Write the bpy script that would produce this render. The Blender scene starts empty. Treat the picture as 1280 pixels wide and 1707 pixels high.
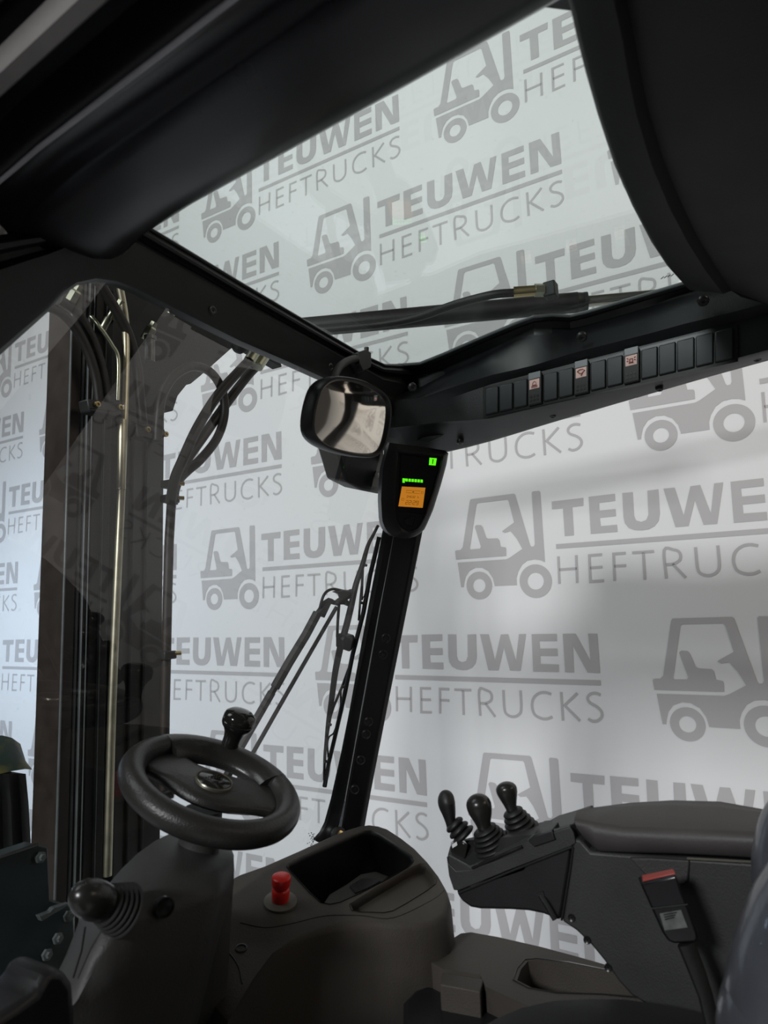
import bpy, bmesh, math
import numpy as np
from mathutils import Vector, Matrix

# ------------------------------------------------------------------ camera, world, lights, exposure
# Axes: X = to the truck's right, Y = truck's forward, Z = up; the camera stands at the left door opening.
scene = bpy.context.scene
CAMROT = Matrix(((0.85229207, 0.03438485, 0.52193478),
                 (-0.10149522, 0.98974337, 0.10053248),
                 (-0.51312469, -0.13865692, 0.84704032)))
_r1, _r2, _r3 = [CAMROT.col[i].copy() for i in range(3)]
W = Matrix((_r3, -_r1, -_r2))                 # lens frame (right, down, forward) to world
FOC = 1153.0
cam_data = bpy.data.cameras.new('camera')
cam = bpy.data.objects.new('camera', cam_data)
scene.collection.objects.link(cam)
right, down, fwd = W.col[0], W.col[1], W.col[2]
m = Matrix.Identity(4)
for i in range(3):
    m[i][0] = right[i]; m[i][1] = -down[i]; m[i][2] = -fwd[i]
cam.matrix_world = m
cam_data.sensor_fit = 'VERTICAL'
cam_data.sensor_height = 34.6
cam_data.lens = FOC / 1707.0 * 34.6
cam_data.clip_start = 0.02
scene.camera = cam
cam_data.dof.use_dof = True
cam_data.dof.focus_distance = 2.0
cam_data.dof.aperture_fstop = 7.0

world = bpy.data.worlds.new('studio')
scene.world = world
world.use_nodes = True
world.node_tree.nodes['Background'].inputs[0].default_value = (1.0, 0.95, 0.90, 1)
world.node_tree.nodes['Background'].inputs[1].default_value = 0.035

def area(name, loc, target, size, power, col, sy=None):
    l = bpy.data.lights.new(name, 'AREA')
    l.shape = 'RECTANGLE'; l.size = size; l.size_y = sy or size
    l.energy = power; l.color = col
    o = bpy.data.objects.new(name, l)
    scene.collection.objects.link(o)
    o.location = loc
    o.rotation_euler = (Vector(target) - Vector(loc)).to_track_quat('-Z', 'Y').to_euler()
    return o
area('studio_light', (-0.6, 2.6, 3.4), (3.0, 1.4, 1.3), 1.6, 66, (0.95, 1.0, 0.985), 2.4)
area('studio_light', (-3.9, 0.8, 1.90), (3.0, 0.4, -0.1), 0.8, 200, (0.97, 0.985, 1.0), 0.6)
area('studio_light', (1.5, -3.6, 3.0), (3.0, -1.6, 0.2), 1.4, 58, (1.0, 0.85, 0.68), 2.0)
area('studio_light', (1.7, 0.8, -1.75), (3.0, 0.9, -1.2), 1.2, 5, (0.80, 0.86, 1.0), 1.6)
area('studio_light', (1.3, 5.0, 0.2), (3.0, 4.6, -0.8), 0.8, 27, (0.62, 0.78, 1.0))

vs = scene.view_settings
vs.view_transform = 'Standard'
vs.look = 'None'
vs.gamma = 1.0
vs.use_curve_mapping = False
vs.exposure = 0.0
scene.display_settings.display_device = 'sRGB'

# ------------------------------------------------------------------ helpers
COL = scene.collection
def ray(x, y):
    return W @ Vector(((x - 640) / FOC, (y - 853.5) / FOC, 1.0))
def at(x, y, X=None, Y=None, Z=None, pl=None):
    """survey point: where the sight line through a photo point meets a plane of the truck"""
    d = ray(x, y)
    if X is not None: return d * (X / d.x)
    if Y is not None: return d * (Y / d.y)
    if Z is not None: return d * (Z / d.z)
    p0, n = Vector(pl[0]), Vector(pl[1])
    return d * (p0.dot(n) / d.dot(n))
def V(*a): return Vector(a)

def tag(o, label=None, cat=None, group=None, kind=None):
    if label: o['label'] = label
    if cat: o['category'] = cat
    if group: o['group'] = group
    if kind: o['kind'] = kind
    return o
def empty(name, loc, label, cat, group=None, rot=None):
    o = bpy.data.objects.new(name, None)
    COL.objects.link(o)
    o.empty_display_size = 0.05
    M = Matrix.Translation(Vector(loc))
    if rot is not None: M = M @ rot.to_4x4()
    o.matrix_world = M
    return tag(o, label, cat, group)
def link(name, bm, mat, parent=None, sharp=35, bevel=0, seg=2, subsurf=0, local=False):
    bmesh.ops.recalc_face_normals(bm, faces=bm.faces)
    if parent is not None and not local:
        P = parent
        Ms = Matrix.Identity(4)
        while P is not None:
            Ms = P.matrix_basis @ Ms
            P = P.parent
        bm.transform(Ms.inverted())
    me = bpy.data.meshes.new(name)
    bm.to_mesh(me); bm.free()
    me.materials.append(mat)
    for p in me.polygons: p.use_smooth = True
    me.set_sharp_from_angle(angle=math.radians(sharp))
    o = bpy.data.objects.new(name, me)
    COL.objects.link(o)
    if parent is not None: o.parent = parent
    if bevel:
        b = o.modifiers.new('bevel', 'BEVEL'); b.width = bevel; b.segments = seg
        b.limit_method = 'ANGLE'; b.angle_limit = math.radians(30)
        b.harden_normals = False
    if subsurf:
        s = o.modifiers.new('sub', 'SUBSURF'); s.levels = subsurf; s.render_levels = subsurf
    return o
def add_prism(bm, pts, ext):
    ext = Vector(ext)
    a = [bm.verts.new(Vector(p)) for p in pts]
    b = [bm.verts.new(Vector(p) + ext) for p in pts]
    bm.faces.new(a); bm.faces.new(b[::-1])
    n = len(a)
    for i in range(n):
        bm.faces.new((a[i], a[(i + 1) % n], b[(i + 1) % n], b[i]))
    return bm
def prism(pts, ext):
    return add_prism(bmesh.new(), pts, ext)
def add_box(bm, c, s, rot=None):
    c = Vector(c); pts = []
    for dz in (-.5, .5):
        for dx, dy in ((-.5, -.5), (.5, -.5), (.5, .5), (-.5, .5)):
            v = Vector((dx * s[0], dy * s[1], dz * s[2]))
            if rot is not None: v = rot @ v
            pts.append(bm.verts.new(c + v))
    for f in ((0, 1, 2, 3), (7, 6, 5, 4), (0, 4, 5, 1), (1, 5, 6, 2), (2, 6, 7, 3), (3, 7, 4, 0)):
        bm.faces.new([pts[i] for i in f])
    return bm
def box(c, s, rot=None): return add_box(bmesh.new(), c, s, rot)
def spline(pts, n=8):
    pts = [Vector(p) for p in pts]
    if len(pts) < 3: return pts
    out = []
    P = [pts[0] * 2 - pts[1]] + pts + [pts[-1] * 2 - pts[-2]]
    for i in range(1, len(P) - 2):
        for k in range(n):
            t = k / n
            a, b, c, d = P[i - 1], P[i], P[i + 1], P[i + 2]
            out.append(0.5 * ((2 * b) + (c - a) * t + (2 * a - 5 * b + 4 * c - d) * t * t + (3 * b - a - 3 * c + d) * t ** 3))
    out.append(pts[-1])
    return out
def add_tube(bm, pts, r, n=12, flat=1.0, closed=False):
    pts = [Vector(p) for p in pts]
    m = len(pts)
    rs = [r] * m if isinstance(r, (int, float)) else list(r)
    if len(rs) != m:
        rs = [float(np.interp(i / (m - 1), np.linspace(0, 1, len(rs)), rs)) for i in range(m)]
    prev = None; rings = []
    for i, p in enumerate(pts):
        if closed: t = (pts[(i + 1) % m] - pts[i - 1]).normalized()
        else: t = (pts[min(i + 1, m - 1)] - pts[max(i - 1, 0)]).normalized()
        if prev is None:
            u = t.orthogonal().normalized()
        else:
            u = (prev - t * prev.dot(t)).normalized()
        prev = u; w = t.cross(u)
        rings.append([bm.verts.new(p + (u * math.cos(2 * math.pi * k / n) + w * flat * math.sin(2 * math.pi * k / n)) * rs[i]) for k in range(n)])
    for i in range(m if closed else m - 1):
        a, b = rings[i], rings[(i + 1) % m]
        for k in range(n):
            bm.faces.new((a[k], a[(k + 1) % n], b[(k + 1) % n], b[k]))
    if not closed:
        bm.faces.new(rings[0][::-1]); bm.faces.new(rings[-1])
    return bm
def tube(pts, r, n=12, **k): return add_tube(bmesh.new(), pts, r, n, **k)
def add_lathe(bm, prof, org=(0, 0, 0), axis=(0, 0, 1), n=28, sx=1.0, sy=1.0):
    axis = Vector(axis).normalized(); org = Vector(org)
    u = axis.orthogonal().normalized(); w = axis.cross(u)
    rings = []
    for r, h in prof:
        rings.append([bm.verts.new(org + axis * h + u * (r * sx * math.cos(2 * math.pi * k / n)) + w * (r * sy * math.sin(2 * math.pi * k / n))) for k in range(n)])
    for a, b in zip(rings, rings[1:]):
        for k in range(n):
            bm.faces.new((a[k], a[(k + 1) % n], b[(k + 1) % n], b[k]))
    bm.faces.new(rings[0][::-1]); bm.faces.new(rings[-1])
    return bm
def lathe(prof, org=(0, 0, 0), axis=(0, 0, 1), n=28, **k): return add_lathe(bmesh.new(), prof, org, axis, n, **k)
def add_grid(bm, lines, close=False):
    rows = [[bm.verts.new(Vector(p)) for p in ln] for ln in lines]
    R = len(rows)
    for i in range(R if close else R - 1):
        a, b = rows[i], rows[(i + 1) % R]
        for k in range(len(a) - 1):
            bm.faces.new((a[k], a[k + 1], b[k + 1], b[k]))
    if close:
        bm.faces.new([r[0] for r in rows]); bm.faces.new([r[-1] for r in rows][::-1])
    return bm
def grid(lines, close=False): return add_grid(bmesh.new(), lines, close)
def resample(pts, n):
    pts = [Vector(p) for p in pts]
    d = [0.0]
    for a, b in zip(pts, pts[1:]): d.append(d[-1] + (b - a).length)
    out = []
    for k in range(n):
        t = d[-1] * k / (n - 1); i = 0
        while i < len(d) - 2 and d[i + 1] < t: i += 1
        s = 0 if d[i + 1] == d[i] else (t - d[i]) / (d[i + 1] - d[i])
        out.append(pts[i].lerp(pts[i + 1], s))
    return out
def flat_face(pts, mat, name, parent, off=None):
    bm = bmesh.new()
    bm.faces.new([bm.verts.new(Vector(p)) for p in pts])
    if off: bmesh.ops.translate(bm, verts=bm.verts, vec=Vector(off))
    return link(name, bm, mat, parent)
def ring_pts(c, n, r, k=24, sx=1, sy=1, u=None):
    n = Vector(n).normalized(); u = Vector(u).normalized() if u is not None else n.orthogonal().normalized()
    w = n.cross(u)
    return [Vector(c) + u * (r * sx * math.cos(2 * math.pi * i / k)) + w * (r * sy * math.sin(2 * math.pi * i / k)) for i in range(k)]
def copy_tree(o, parent=None):
    c = o.copy(); COL.objects.link(c); c.parent = parent
    for ch in list(o.children): copy_tree(ch, c)
    return c

# ------------------------------------------------------------------ materials
def new_mat(name):
    mt = bpy.data.materials.new(name); mt.use_nodes = True
    return mt, mt.node_tree, mt.node_tree.nodes['Principled BSDF']
def plastic(name, col, rough=0.5, metal=0.0, bump=0.0, scale=300, spec=0.36, var=0.15, vscale=14, coat=0.0, edge_dust=0):
    mt, nt, b = new_mat(name)
    N, L = nt.nodes, nt.links
    tc = N.new('ShaderNodeTexCoord')
    nz = N.new('ShaderNodeTexNoise'); nz.inputs['Scale'].default_value = vscale; nz.inputs['Detail'].default_value = 6
    L.new(tc.outputs['Object'], nz.inputs['Vector'])
    rp = N.new('ShaderNodeValToRGB')
    c0 = [c * (1 - var) for c in col]; c1 = [min(1, c * (1 + var)) for c in col]
    rp.color_ramp.elements[0].color = (*c0, 1); rp.color_ramp.elements[1].color = (*c1, 1)
    rp.color_ramp.elements[0].position = 0.3; rp.color_ramp.elements[1].position = 0.7
    L.new(nz.outputs['Fac'], rp.inputs['Fac']); L.new(rp.outputs['Color'], b.inputs['Base Color'])
    mr = N.new('ShaderNodeMapRange')
    mr.inputs['To Min'].default_value = max(0.02, rough - 0.07); mr.inputs['To Max'].default_value = min(1, rough + 0.07)
    L.new(nz.outputs['Fac'], mr.inputs['Value']); L.new(mr.outputs['Result'], b.inputs['Roughness'])
    b.inputs['Metallic'].default_value = metal
    b.inputs['Specular IOR Level'].default_value = spec
    b.inputs['Coat Weight'].default_value = coat
    if bump:
        n2 = N.new('ShaderNodeTexNoise'); n2.inputs['Scale'].default_value = scale; n2.inputs['Detail'].default_value = 3
        L.new(tc.outputs['Object'], n2.inputs['Vector'])
        bp = N.new('ShaderNodeBump'); bp.inputs['Strength'].default_value = bump; bp.inputs['Distance'].default_value = 0.001
        L.new(n2.outputs['Fac'], bp.inputs['Height']); L.new(bp.outputs['Normal'], b.inputs['Normal'])
    return mt
def emit(name, col, st=1.0):
    mt, nt, b = new_mat(name)
    b.inputs['Base Color'].default_value = (*[c * .3 for c in col], 1)
    b.inputs['Emission Color'].default_value = (*col, 1); b.inputs['Emission Strength'].default_value = st
    return mt
def glass(name, tint, k=1.0, dust=0.02):
    mt = bpy.data.materials.new(name); mt.use_nodes = True
    nt = mt.node_tree; N, L = nt.nodes, nt.links
    N.clear()
    out = N.new('ShaderNodeOutputMaterial')
    tr = N.new('ShaderNodeBsdfTransparent'); tr.inputs[0].default_value = (*tint, 1)
    gl = N.new('ShaderNodeBsdfGlossy'); gl.inputs['Roughness'].default_value = 0.0
    gl.inputs[0].default_value = (1, 1, 1, 1)
    lw = N.new('ShaderNodeLayerWeight'); lw.inputs['Blend'].default_value = .5
    pw = N.new('ShaderNodeMath'); pw.operation = 'POWER'; pw.inputs[1].default_value = 4.0
    mu = N.new('ShaderNodeMath'); mu.operation = 'MULTIPLY_ADD'; mu.inputs[1].default_value = .9; mu.inputs[2].default_value = .042 * k
    mx = N.new('ShaderNodeMixShader')
    L.new(lw.outputs['Facing'], pw.inputs[0]); L.new(pw.outputs[0], mu.inputs[0]); L.new(mu.outputs[0], mx.inputs[0])
    L.new(tr.outputs[0], mx.inputs[1]); L.new(gl.outputs[0], mx.inputs[2])
    df = N.new('ShaderNodeBsdfDiffuse'); df.inputs[0].default_value = (.6, .6, .58, 1)
    tc = N.new('ShaderNodeTexCoord'); nz = N.new('ShaderNodeTexNoise')
    nz.inputs['Scale'].default_value = 130; nz.inputs['Detail'].default_value = 2
    L.new(tc.outputs['Object'], nz.inputs['Vector'])
    rp = N.new('ShaderNodeMapRange'); rp.inputs['From Min'].default_value = .68; rp.inputs['From Max'].default_value = .78
    rp.inputs['To Min'].default_value = dust * 0.35; rp.inputs['To Max'].default_value = dust * 6
    L.new(nz.outputs['Fac'], rp.inputs['Value'])
    m2 = N.new('ShaderNodeMixShader')
    L.new(rp.outputs[0], m2.inputs[0]); L.new(mx.outputs[0], m2.inputs[1]); L.new(df.outputs[0], m2.inputs[2])
    L.new(m2.outputs[0], out.inputs[0])
    return mt

def cloth(name, col):
    mt, nt, b = new_mat(name)
    N, L = nt.nodes, nt.links
    b.inputs['Base Color'].default_value = (*col, 1); b.inputs['Roughness'].default_value = .85
    b.inputs['Specular IOR Level'].default_value = .15
    ge = N.new('ShaderNodeNewGeometry')
    nz = N.new('ShaderNodeTexNoise'); nz.inputs['Scale'].default_value = .9; nz.inputs['Detail'].default_value = 3
    L.new(ge.outputs['Position'], nz.inputs['Vector'])
    bp = N.new('ShaderNodeBump'); bp.inputs['Strength'].default_value = .35; bp.inputs['Distance'].default_value = .05
    L.new(nz.outputs['Fac'], bp.inputs['Height']); L.new(bp.outputs['Normal'], b.inputs['Normal'])
    return mt
M_CLOTH = cloth('backdrop_cloth', (.80, .80, .795))
M_PRINT = cloth('backdrop_print', (.50, .485, .485))
M_FLOOR = plastic('studio_floor', (.55, .55, .56), .6, var=.05, vscale=2)
M_BLACK = plastic('black_trim_plastic', (.008, .008, .009), .42, bump=.25, scale=500, var=.12, spec=.4)
M_LINER = plastic('headliner_plastic', (.006, .0055, .006), .6, bump=.2, scale=300, spec=.3)
M_GUTTER = plastic('outer_roof_lit_grey', (.06, .06, .058), .4)  # grey tone stands in for outside light on the gutter
M_RAIL = plastic('black_rail_plastic', (.005, .005, .007), .3, var=.1, spec=.2)
M_BEAM = plastic('dark_beam_plastic', (.008, .009, .010), .42, bump=.2, scale=450, spec=.4)
M_GREY = plastic('charcoal_plastic', (.030, .029, .028), .55, bump=.5, scale=420, var=.12)
M_CONS = plastic('console_plastic', (.042, .036, .030), .62, bump=.5, scale=380, var=.1)
M_ARM = plastic('armrest_plastic', (.024, .024, .024), .5, bump=.4, scale=420)
M_PAD = plastic('armrest_pad_vinyl', (.045, .041, .040), .55, bump=.35, scale=260)
M_SEAL = plastic('rubber_seal', (.012, .012, .012), .3)
M_RUB = plastic('black_rubber', (.010, .010, .010), .5, bump=.2, scale=200)
M_KNOB = plastic('satin_black_knob', (.014, .014, .013), .28, var=.05)
M_WHEELS = plastic('satin_wheel_pad', (.018, .017, .016), .27, bump=.25, scale=330)
M_WHEEL = plastic('wheel_foam', (.018, .017, .016), .38, bump=.5, scale=330)
M_GLOSS = plastic('glossy_black', (.012, .012, .011), .12, var=.05)
M_LEATH = plastic('seat_vinyl', (.050, .053, .062), .30, bump=.35, scale=110, coat=.3)
M_MAST = plastic('mast_paint', (.008, .009, .009), .5, spec=.2, var=.25, vscale=30)
M_MASTB = plastic('mast_grease_brown', (.020, .014, .011), .5, var=.3, vscale=25)
M_MASTE = plastic('mast_edge_and_highlight', (.09, .10, .10), .35, var=.2, vscale=20)  # pale mast edges; also paints the highlight on the inner channel
M_STEEL = plastic('bright_steel', (.55, .53, .47), .22, metal=1.0, var=.15)
M_TUBE = plastic('zinc_tube', (.46, .43, .32), .42, metal=1.0, var=.2, vscale=20)
M_BRASS = plastic('brass_fitting', (.50, .40, .20), .3, metal=1.0)
M_FIT = plastic('zinc_fitting', (.32, .33, .25), .35, metal=1.0)
M_HOSE = plastic('hose_rubber', (.012, .011, .010), .5, var=.2, vscale=40, spec=.25)
M_RED = plastic('red_plastic', (.62, .020, .016), .3, var=.05)
M_REDD = plastic('dull_red_plastic', (.30, .045, .035), .45)
M_GLINT = plastic('rail_highlight_grey', (.26, .26, .28), .3)  # light grey that paints the highlight line on the roof rail
M_DISC = plastic('grey_olive_disc', (.085, .08, .065), .45)
M_RING = plastic('badge_ring', (.22, .21, .17), .3, metal=.8)
M_BOLT = plastic('dark_bolt', (.018, .018, .018), .35)
M_PALE = plastic('strip_outside_light', (.16, .15, .145), .45)  # paleness painted in for outside light along the rail
M_SW = plastic('switch_black', (.015, .014, .014), .45)
M_SWB = plastic('switch_blank', (.014, .017, .018), .4)
M_ICON = plastic('icon_pink', (.75, .50, .45), .5, var=.03)
M_ICONR = plastic('icon_red', (.25, .03, .02), .5)
M_LAMP = plastic('switch_lamp_grey', (.20, .21, .22), .35)
M_SCREEN = plastic('display_glass', (.010, .011, .011), .12)
M_GREEN = emit('green_led', (.12, .95, .01), 1.0)
M_GREEND = plastic('green_led_dark', (.01, .10, .005), .5)
M_LCD = emit('orange_lcd', (.72, .26, .02), .62)
M_LCDD = plastic('lcd_ink', (.16, .055, .004), .5)
M_MIRROR = plastic('mirror_silver', (.93, .88, .80), .015, metal=1.0, var=0.0)
M_LABEL = plastic('grey_sticker', (.09, .095, .09), .5, var=.3, vscale=90)
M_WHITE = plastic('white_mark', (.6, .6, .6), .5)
M_TARP = plastic('green_yellow_tarp', (.035, .06, .045), .5, var=.4)
_r = [n for n in M_TARP.node_tree.nodes if n.type == 'VALTORGB'][0]
_r.color_ramp.elements[0].color = (.018, .040, .030, 1); _r.color_ramp.elements[1].color = (.24, .20, .03, 1)
_r.color_ramp.elements[0].position = .45; _r.color_ramp.elements[1].position = .72
M_CARR = plastic('carriage_teal_black', (.014, .024, .026), .45, var=.2)
M_BUCK = plastic('buckle_black', (.006, .006, .007), .25)
M_WGLASS = glass('windscreen_glass', (.95, .97, .97), 1.8, .014)
M_RGLASS = glass('roof_glass', (.95, .985, .975), .5, .015)
LOGO_SHAPES = {
    'T': [(-0.007,-0.232),(0.159,-0.233),(0.156,-0.192),(0.099,-0.192),(0.097,-0.045),(0.049,-0.045),(0.05,-0.19),(-0.008,-0.191)],
    'E': [(0.186,-0.235),(0.317,-0.236),(0.316,-0.2),(0.236,-0.198),(0.235,-0.159),(0.314,-0.159),(0.314,-0.123),(0.234,-0.122),(0.236,-0.08),(0.315,-0.08),(0.315,-0.044),(0.183,-0.045)],
    'U': [(0.353,-0.235),(0.403,-0.234),(0.4,-0.116),(0.407,-0.093),(0.431,-0.083),(0.455,-0.09),(0.467,-0.114),(0.472,-0.233),(0.523,-0.234),(0.52,-0.115),(0.512,-0.081),(0.491,-0.056),(0.463,-0.044),(0.431,-0.041),(0.397,-0.045),(0.369,-0.059),(0.353,-0.083),(0.349,-0.114)],
    'W': [(0.546,-0.234),(0.597,-0.233),(0.625,-0.095),(0.667,-0.231),(0.709,-0.232),(0.743,-0.093),(0.769,-0.232),(0.808,-0.232),(0.765,-0.042),(0.707,-0.043),(0.68,-0.162),(0.642,-0.043),(0.584,-0.043)],
    'E2': [(0.838,-0.231),(0.972,-0.231),(0.971,-0.195),(0.878,-0.195),(0.878,-0.157),(0.97,-0.157),(0.969,-0.12),(0.877,-0.12),(0.877,-0.079),(0.971,-0.077),(0.97,-0.04),(0.834,-0.04)],
    'N': [(1.003,-0.231),(1.069,-0.231),(1.134,-0.096),(1.132,-0.23),(1.177,-0.229),(1.177,-0.038),(1.115,-0.04),(1.051,-0.171),(1.047,-0.039),(1.002,-0.04)],
    'truck': [(-0.579,-0.011),(-0.572,-0.016),(-0.545,-0.017),(-0.53,-0.032),(-0.473,-0.286),(-0.466,-0.296),(-0.213,-0.298),(-0.205,-0.291),(-0.139,-0.012),(-0.133,-0.004),(-0.119,-0.005),(-0.113,-0.017),(-0.112,-0.291),(-0.106,-0.298),(-0.071,-0.297),(-0.065,-0.289),(-0.065,0.083),(-0.089,0.07),(-0.12,0.064),(-0.159,0.068),(-0.191,0.088),(-0.215,0.124),(-0.226,0.157),(-0.226,0.194),(-0.352,0.193),(-0.361,0.15),(-0.385,0.111),(-0.421,0.09),(-0.458,0.087),(-0.497,0.102),(-0.522,0.134),(-0.533,0.172),(-0.536,0.191),(-0.552,0.191),(-0.566,0.053),(-0.278,0.053),(-0.256,0.045),(-0.184,0.004),(-0.211,-0.052),(-0.244,-0.096),(-0.277,-0.09),(-0.291,-0.098),(-0.288,-0.103),(-0.221,-0.142),(-0.244,-0.26),(-0.252,-0.27),(-0.424,-0.269),(-0.434,-0.262),(-0.487,-0.022),(-0.483,-0.015),(-0.426,-0.016),(-0.421,-0.027),(-0.451,-0.139),(-0.441,-0.148),(-0.414,-0.146),(-0.404,-0.135),(-0.385,-0.073),(-0.374,-0.067),(-0.319,-0.064),(-0.31,-0.053),(-0.305,-0.017),(-0.278,-0.012),(-0.274,-0.002),(-0.276,0.035),(-0.575,0.035)],
}
LOGO_STROKES = [
    [(0.008,0.057),(0.004,0.198)],
    [(0.101,0.057),(0.096,0.198)],
    [(0.007,0.126),(0.099,0.125)],
    [(0.231,0.063),(0.167,0.064),(0.163,0.195),(0.23,0.193)],
    [(0.166,0.126),(0.228,0.125)],
    [(0.346,0.064),(0.287,0.064),(0.282,0.197)],
    [(0.285,0.125),(0.343,0.125)],
    [(0.376,0.065),(0.478,0.065)],
    [(0.428,0.067),(0.425,0.198)],
    [(0.523,0.198),(0.524,0.063),(0.567,0.064),(0.588,0.074),(0.595,0.095),(0.587,0.117),(0.558,0.131),(0.525,0.132)],
    [(0.556,0.131),(0.609,0.199)],
    [(0.663,0.059),(0.663,0.152),(0.674,0.182),(0.707,0.194),(0.739,0.183),(0.756,0.153),(0.758,0.058)],
    [(0.922,0.072),(0.891,0.064),(0.856,0.07),(0.826,0.096),(0.816,0.137),(0.827,0.176),(0.859,0.194),(0.892,0.195),(0.92,0.184)],
    [(0.974,0.059),(0.974,0.2)],
    [(1.057,0.062),(0.987,0.125),(1.06,0.197)],
    [(1.171,0.068),(1.149,0.06),(1.123,0.064),(1.106,0.082),(1.113,0.105),(1.145,0.123),(1.167,0.144),(1.169,0.17),(1.148,0.191),(1.122,0.195),(1.101,0.185)],
]

# ------------------------------------------------------------------ setting: backdrop, floor
XW = 3.0
FLOOR = -1.95
wall = link('wall_right', prism([(XW, -7, FLOOR - .02), (XW, 8, FLOOR - .02), (XW, 8, 3.9), (XW, -7, 3.9)], (.03, 0, 0)), M_CLOTH)
tag(wall, 'pale photo backdrop cloth printed with rows of grey forklift icons and two-line lettering', kind='structure')
fl = link('floor', prism([(-7, -7, FLOOR), (-7, 8, FLOOR), (XW, 8, FLOOR), (XW, -7, FLOOR)], (0, 0, -.05)), M_FLOOR)
tag(fl, 'light grey studio floor', kind='structure')

SU = 0.8504
def logo_mesh():
    bm = bmesh.new()
    def P(u, v, d=0): return Vector((-.0015 - d, -u * SU, -v * SU))
    def poly(pts): bm.faces.new([bm.verts.new(P(u, v)) for u, v in pts])
    for k in ('T', 'E', 'U', 'W', 'E2', 'N', 'truck'): poly(LOGO_SHAPES[k])
    poly([(0, -.007), (1.176, -.003), (1.176, .0215), (0, .0175)])
    for st in LOGO_STROKES:
        st = [Vector((a, b)) for a, b in st]
        if len(st) > 3: st = [p.to_2d() for p in spline([p.to_3d() for p in st], 4)] if st[0] != Vector((.231, .063)) else st
        h = .0068
        L, Rr = [], []
        for i, p in enumerate(st):
            d0 = (p - st[i - 1]).normalized() if i else (st[1] - p).normalized()
            d1 = (st[i + 1] - p).normalized() if i < len(st) - 1 else d0
            t = (d0 + d1).normalized(); n = Vector((-t.y, t.x))
            k = h / max(.5, n.dot(Vector((-d0.y, d0.x))))
            L.append(p + n * k); Rr.append(p - n * k)
        for i in range(len(st) - 1):
            bm.faces.new([bm.verts.new(P(q.x, q.y)) for q in (L[i], L[i + 1], Rr[i + 1], Rr[i])])
    for cu, cv, ro, ri in ((-.122, .178, .088, .0443), (-.443, .186, .076, .037)):
        n = 40
        o = [bm.verts.new(P(cu + ro * math.cos(2 * math.pi * i / n), cv + ro * math.sin(2 * math.pi * i / n))) for i in range(n)]
        q = [bm.verts.new(P(cu + ri * math.cos(2 * math.pi * i / n), cv + ri * math.sin(2 * math.pi * i / n))) for i in range(n)]
        for i in range(n): bm.faces.new((o[i], o[(i + 1) % n], q[(i + 1) % n], q[i]))
    bm.normal_update()
    bmesh.ops.triangulate(bm, faces=[f for f in bm.faces if len(f.verts) > 4])
    me = bpy.data.meshes.new('printed_logo'); bm.to_mesh(me); bm.free()
    me.materials.append(M_PRINT)
    return me
LM = logo_mesh()
for r in range(-2, 9):
    for c in range(-5, 11):
        if (r + c) % 2: continue
        y = 2.636 - SU * (c - 2); z = 2.575 - .5810 * r
        if z + .25 > 3.88 or z - .3 < FLOOR: continue
        o = bpy.data.objects.new('printed_logo', LM); COL.objects.link(o)
        o.parent = wall; o.location = (XW, y, z)

# ------------------------------------------------------------------ windscreen and roof glass
wa, wb = at(649, 906, X=1.37), at(557, 1345, X=1.37)
WN = (wb - wa).cross(V(1, 0, 0)).normalized()
if WN.y > 0: WN = -WN
WPL = (wa, WN)                               # plane of the windscreen, normal towards the driver
def wp(x, y, off=0.0):                       # point on / outside the windscreen plane
    return at(x, y, pl=(wa - WN * off, WN))
def wz(X, Z, off=0.0):
    p = wa - WN * off
    return V(X, p.y - WN.z * (Z - p.z) / WN.y, Z)
wind = bmesh.new()
nx, nz_ = 14, 10
rows = []
for j in range(nz_ + 1):
    Z = -.78 + (1.24) * j / nz_
    rows.append([wz(.12 + 1.27 * i / nx, Z) + V(0, .035 * (1 - (2 * i / nx - 1) ** 2), 0) for i in range(nx + 1)])
add_grid(wind, rows)
w1 = link('window_1', wind, M_WGLASS, sharp=80)
tag(w1, 'large front windscreen pane with reflections of the backdrop', kind='structure')
rg = [at(p[0], p[1], Z=.562) for p in ((225, 372), (400, 476), (560, 570), (600, 592), (640, 612), (692, 612), (790, 572), (890, 530), (950, 529), (1060, 500), (1140, 472), (1170, 430))]
rg = [V(p.x, p.y + .012, p.z) for p in rg] + [V(1.33, -.1, .562), V(.5, -.1, .562), V(.5, .5, .562)]
w2 = link('window_2', prism(rg, (0, 0, .004)), M_RGLASS, sharp=80)
tag(w2, 'clear roof window pane above the header beam', kind='structure')

# ------------------------------------------------------------------ header beam over the windscreen
hx = [(-90, 430, 690), (-40, 405, 632), (0, 392, 592), (40, 388, 556), (80, 385, 520), (105, 383, 492), (128, 376, 476), (160, 352, 470), (195, 355, 475),
      (229, 372, 488), (300, 414, 524), (400, 474, 573), (480, 521, 607), (560, 568, 643), (605, 594, 664), (640, 610, 690), (690, 612, 720)]
def hline(fr, Y, dz=0.0, dx=0.0):
    out = []
    for x, a, b in hx:
        p = at(x + dx, a + (b - a) * fr, Y=Y); out.append(V(p.x, p.y, p.z + dz))
    return out
hdr_top = [V(p.x, .80, p.z) for p in hline(0, .752)]
lines = [[V(p.x, .84, p.z - .002) for p in hline(0, .752)], hline(0, .750), hline(.07, .742), hline(.12, .744), hline(.16, .756), hline(.22, .757),
         hline(.29, .744), hline(.35, .746), hline(.86, .752), hline(.95, .756), hline(1.0, .765), [V(p.x, p.y + .012, p.z + .002) for p in hline(1.0, .765)]]
t1 = link('trim_1', grid(lines, close=True), M_BEAM, sharp=28)
tag(t1, 'black header beam along the top of the windscreen', kind='structure')
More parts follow.
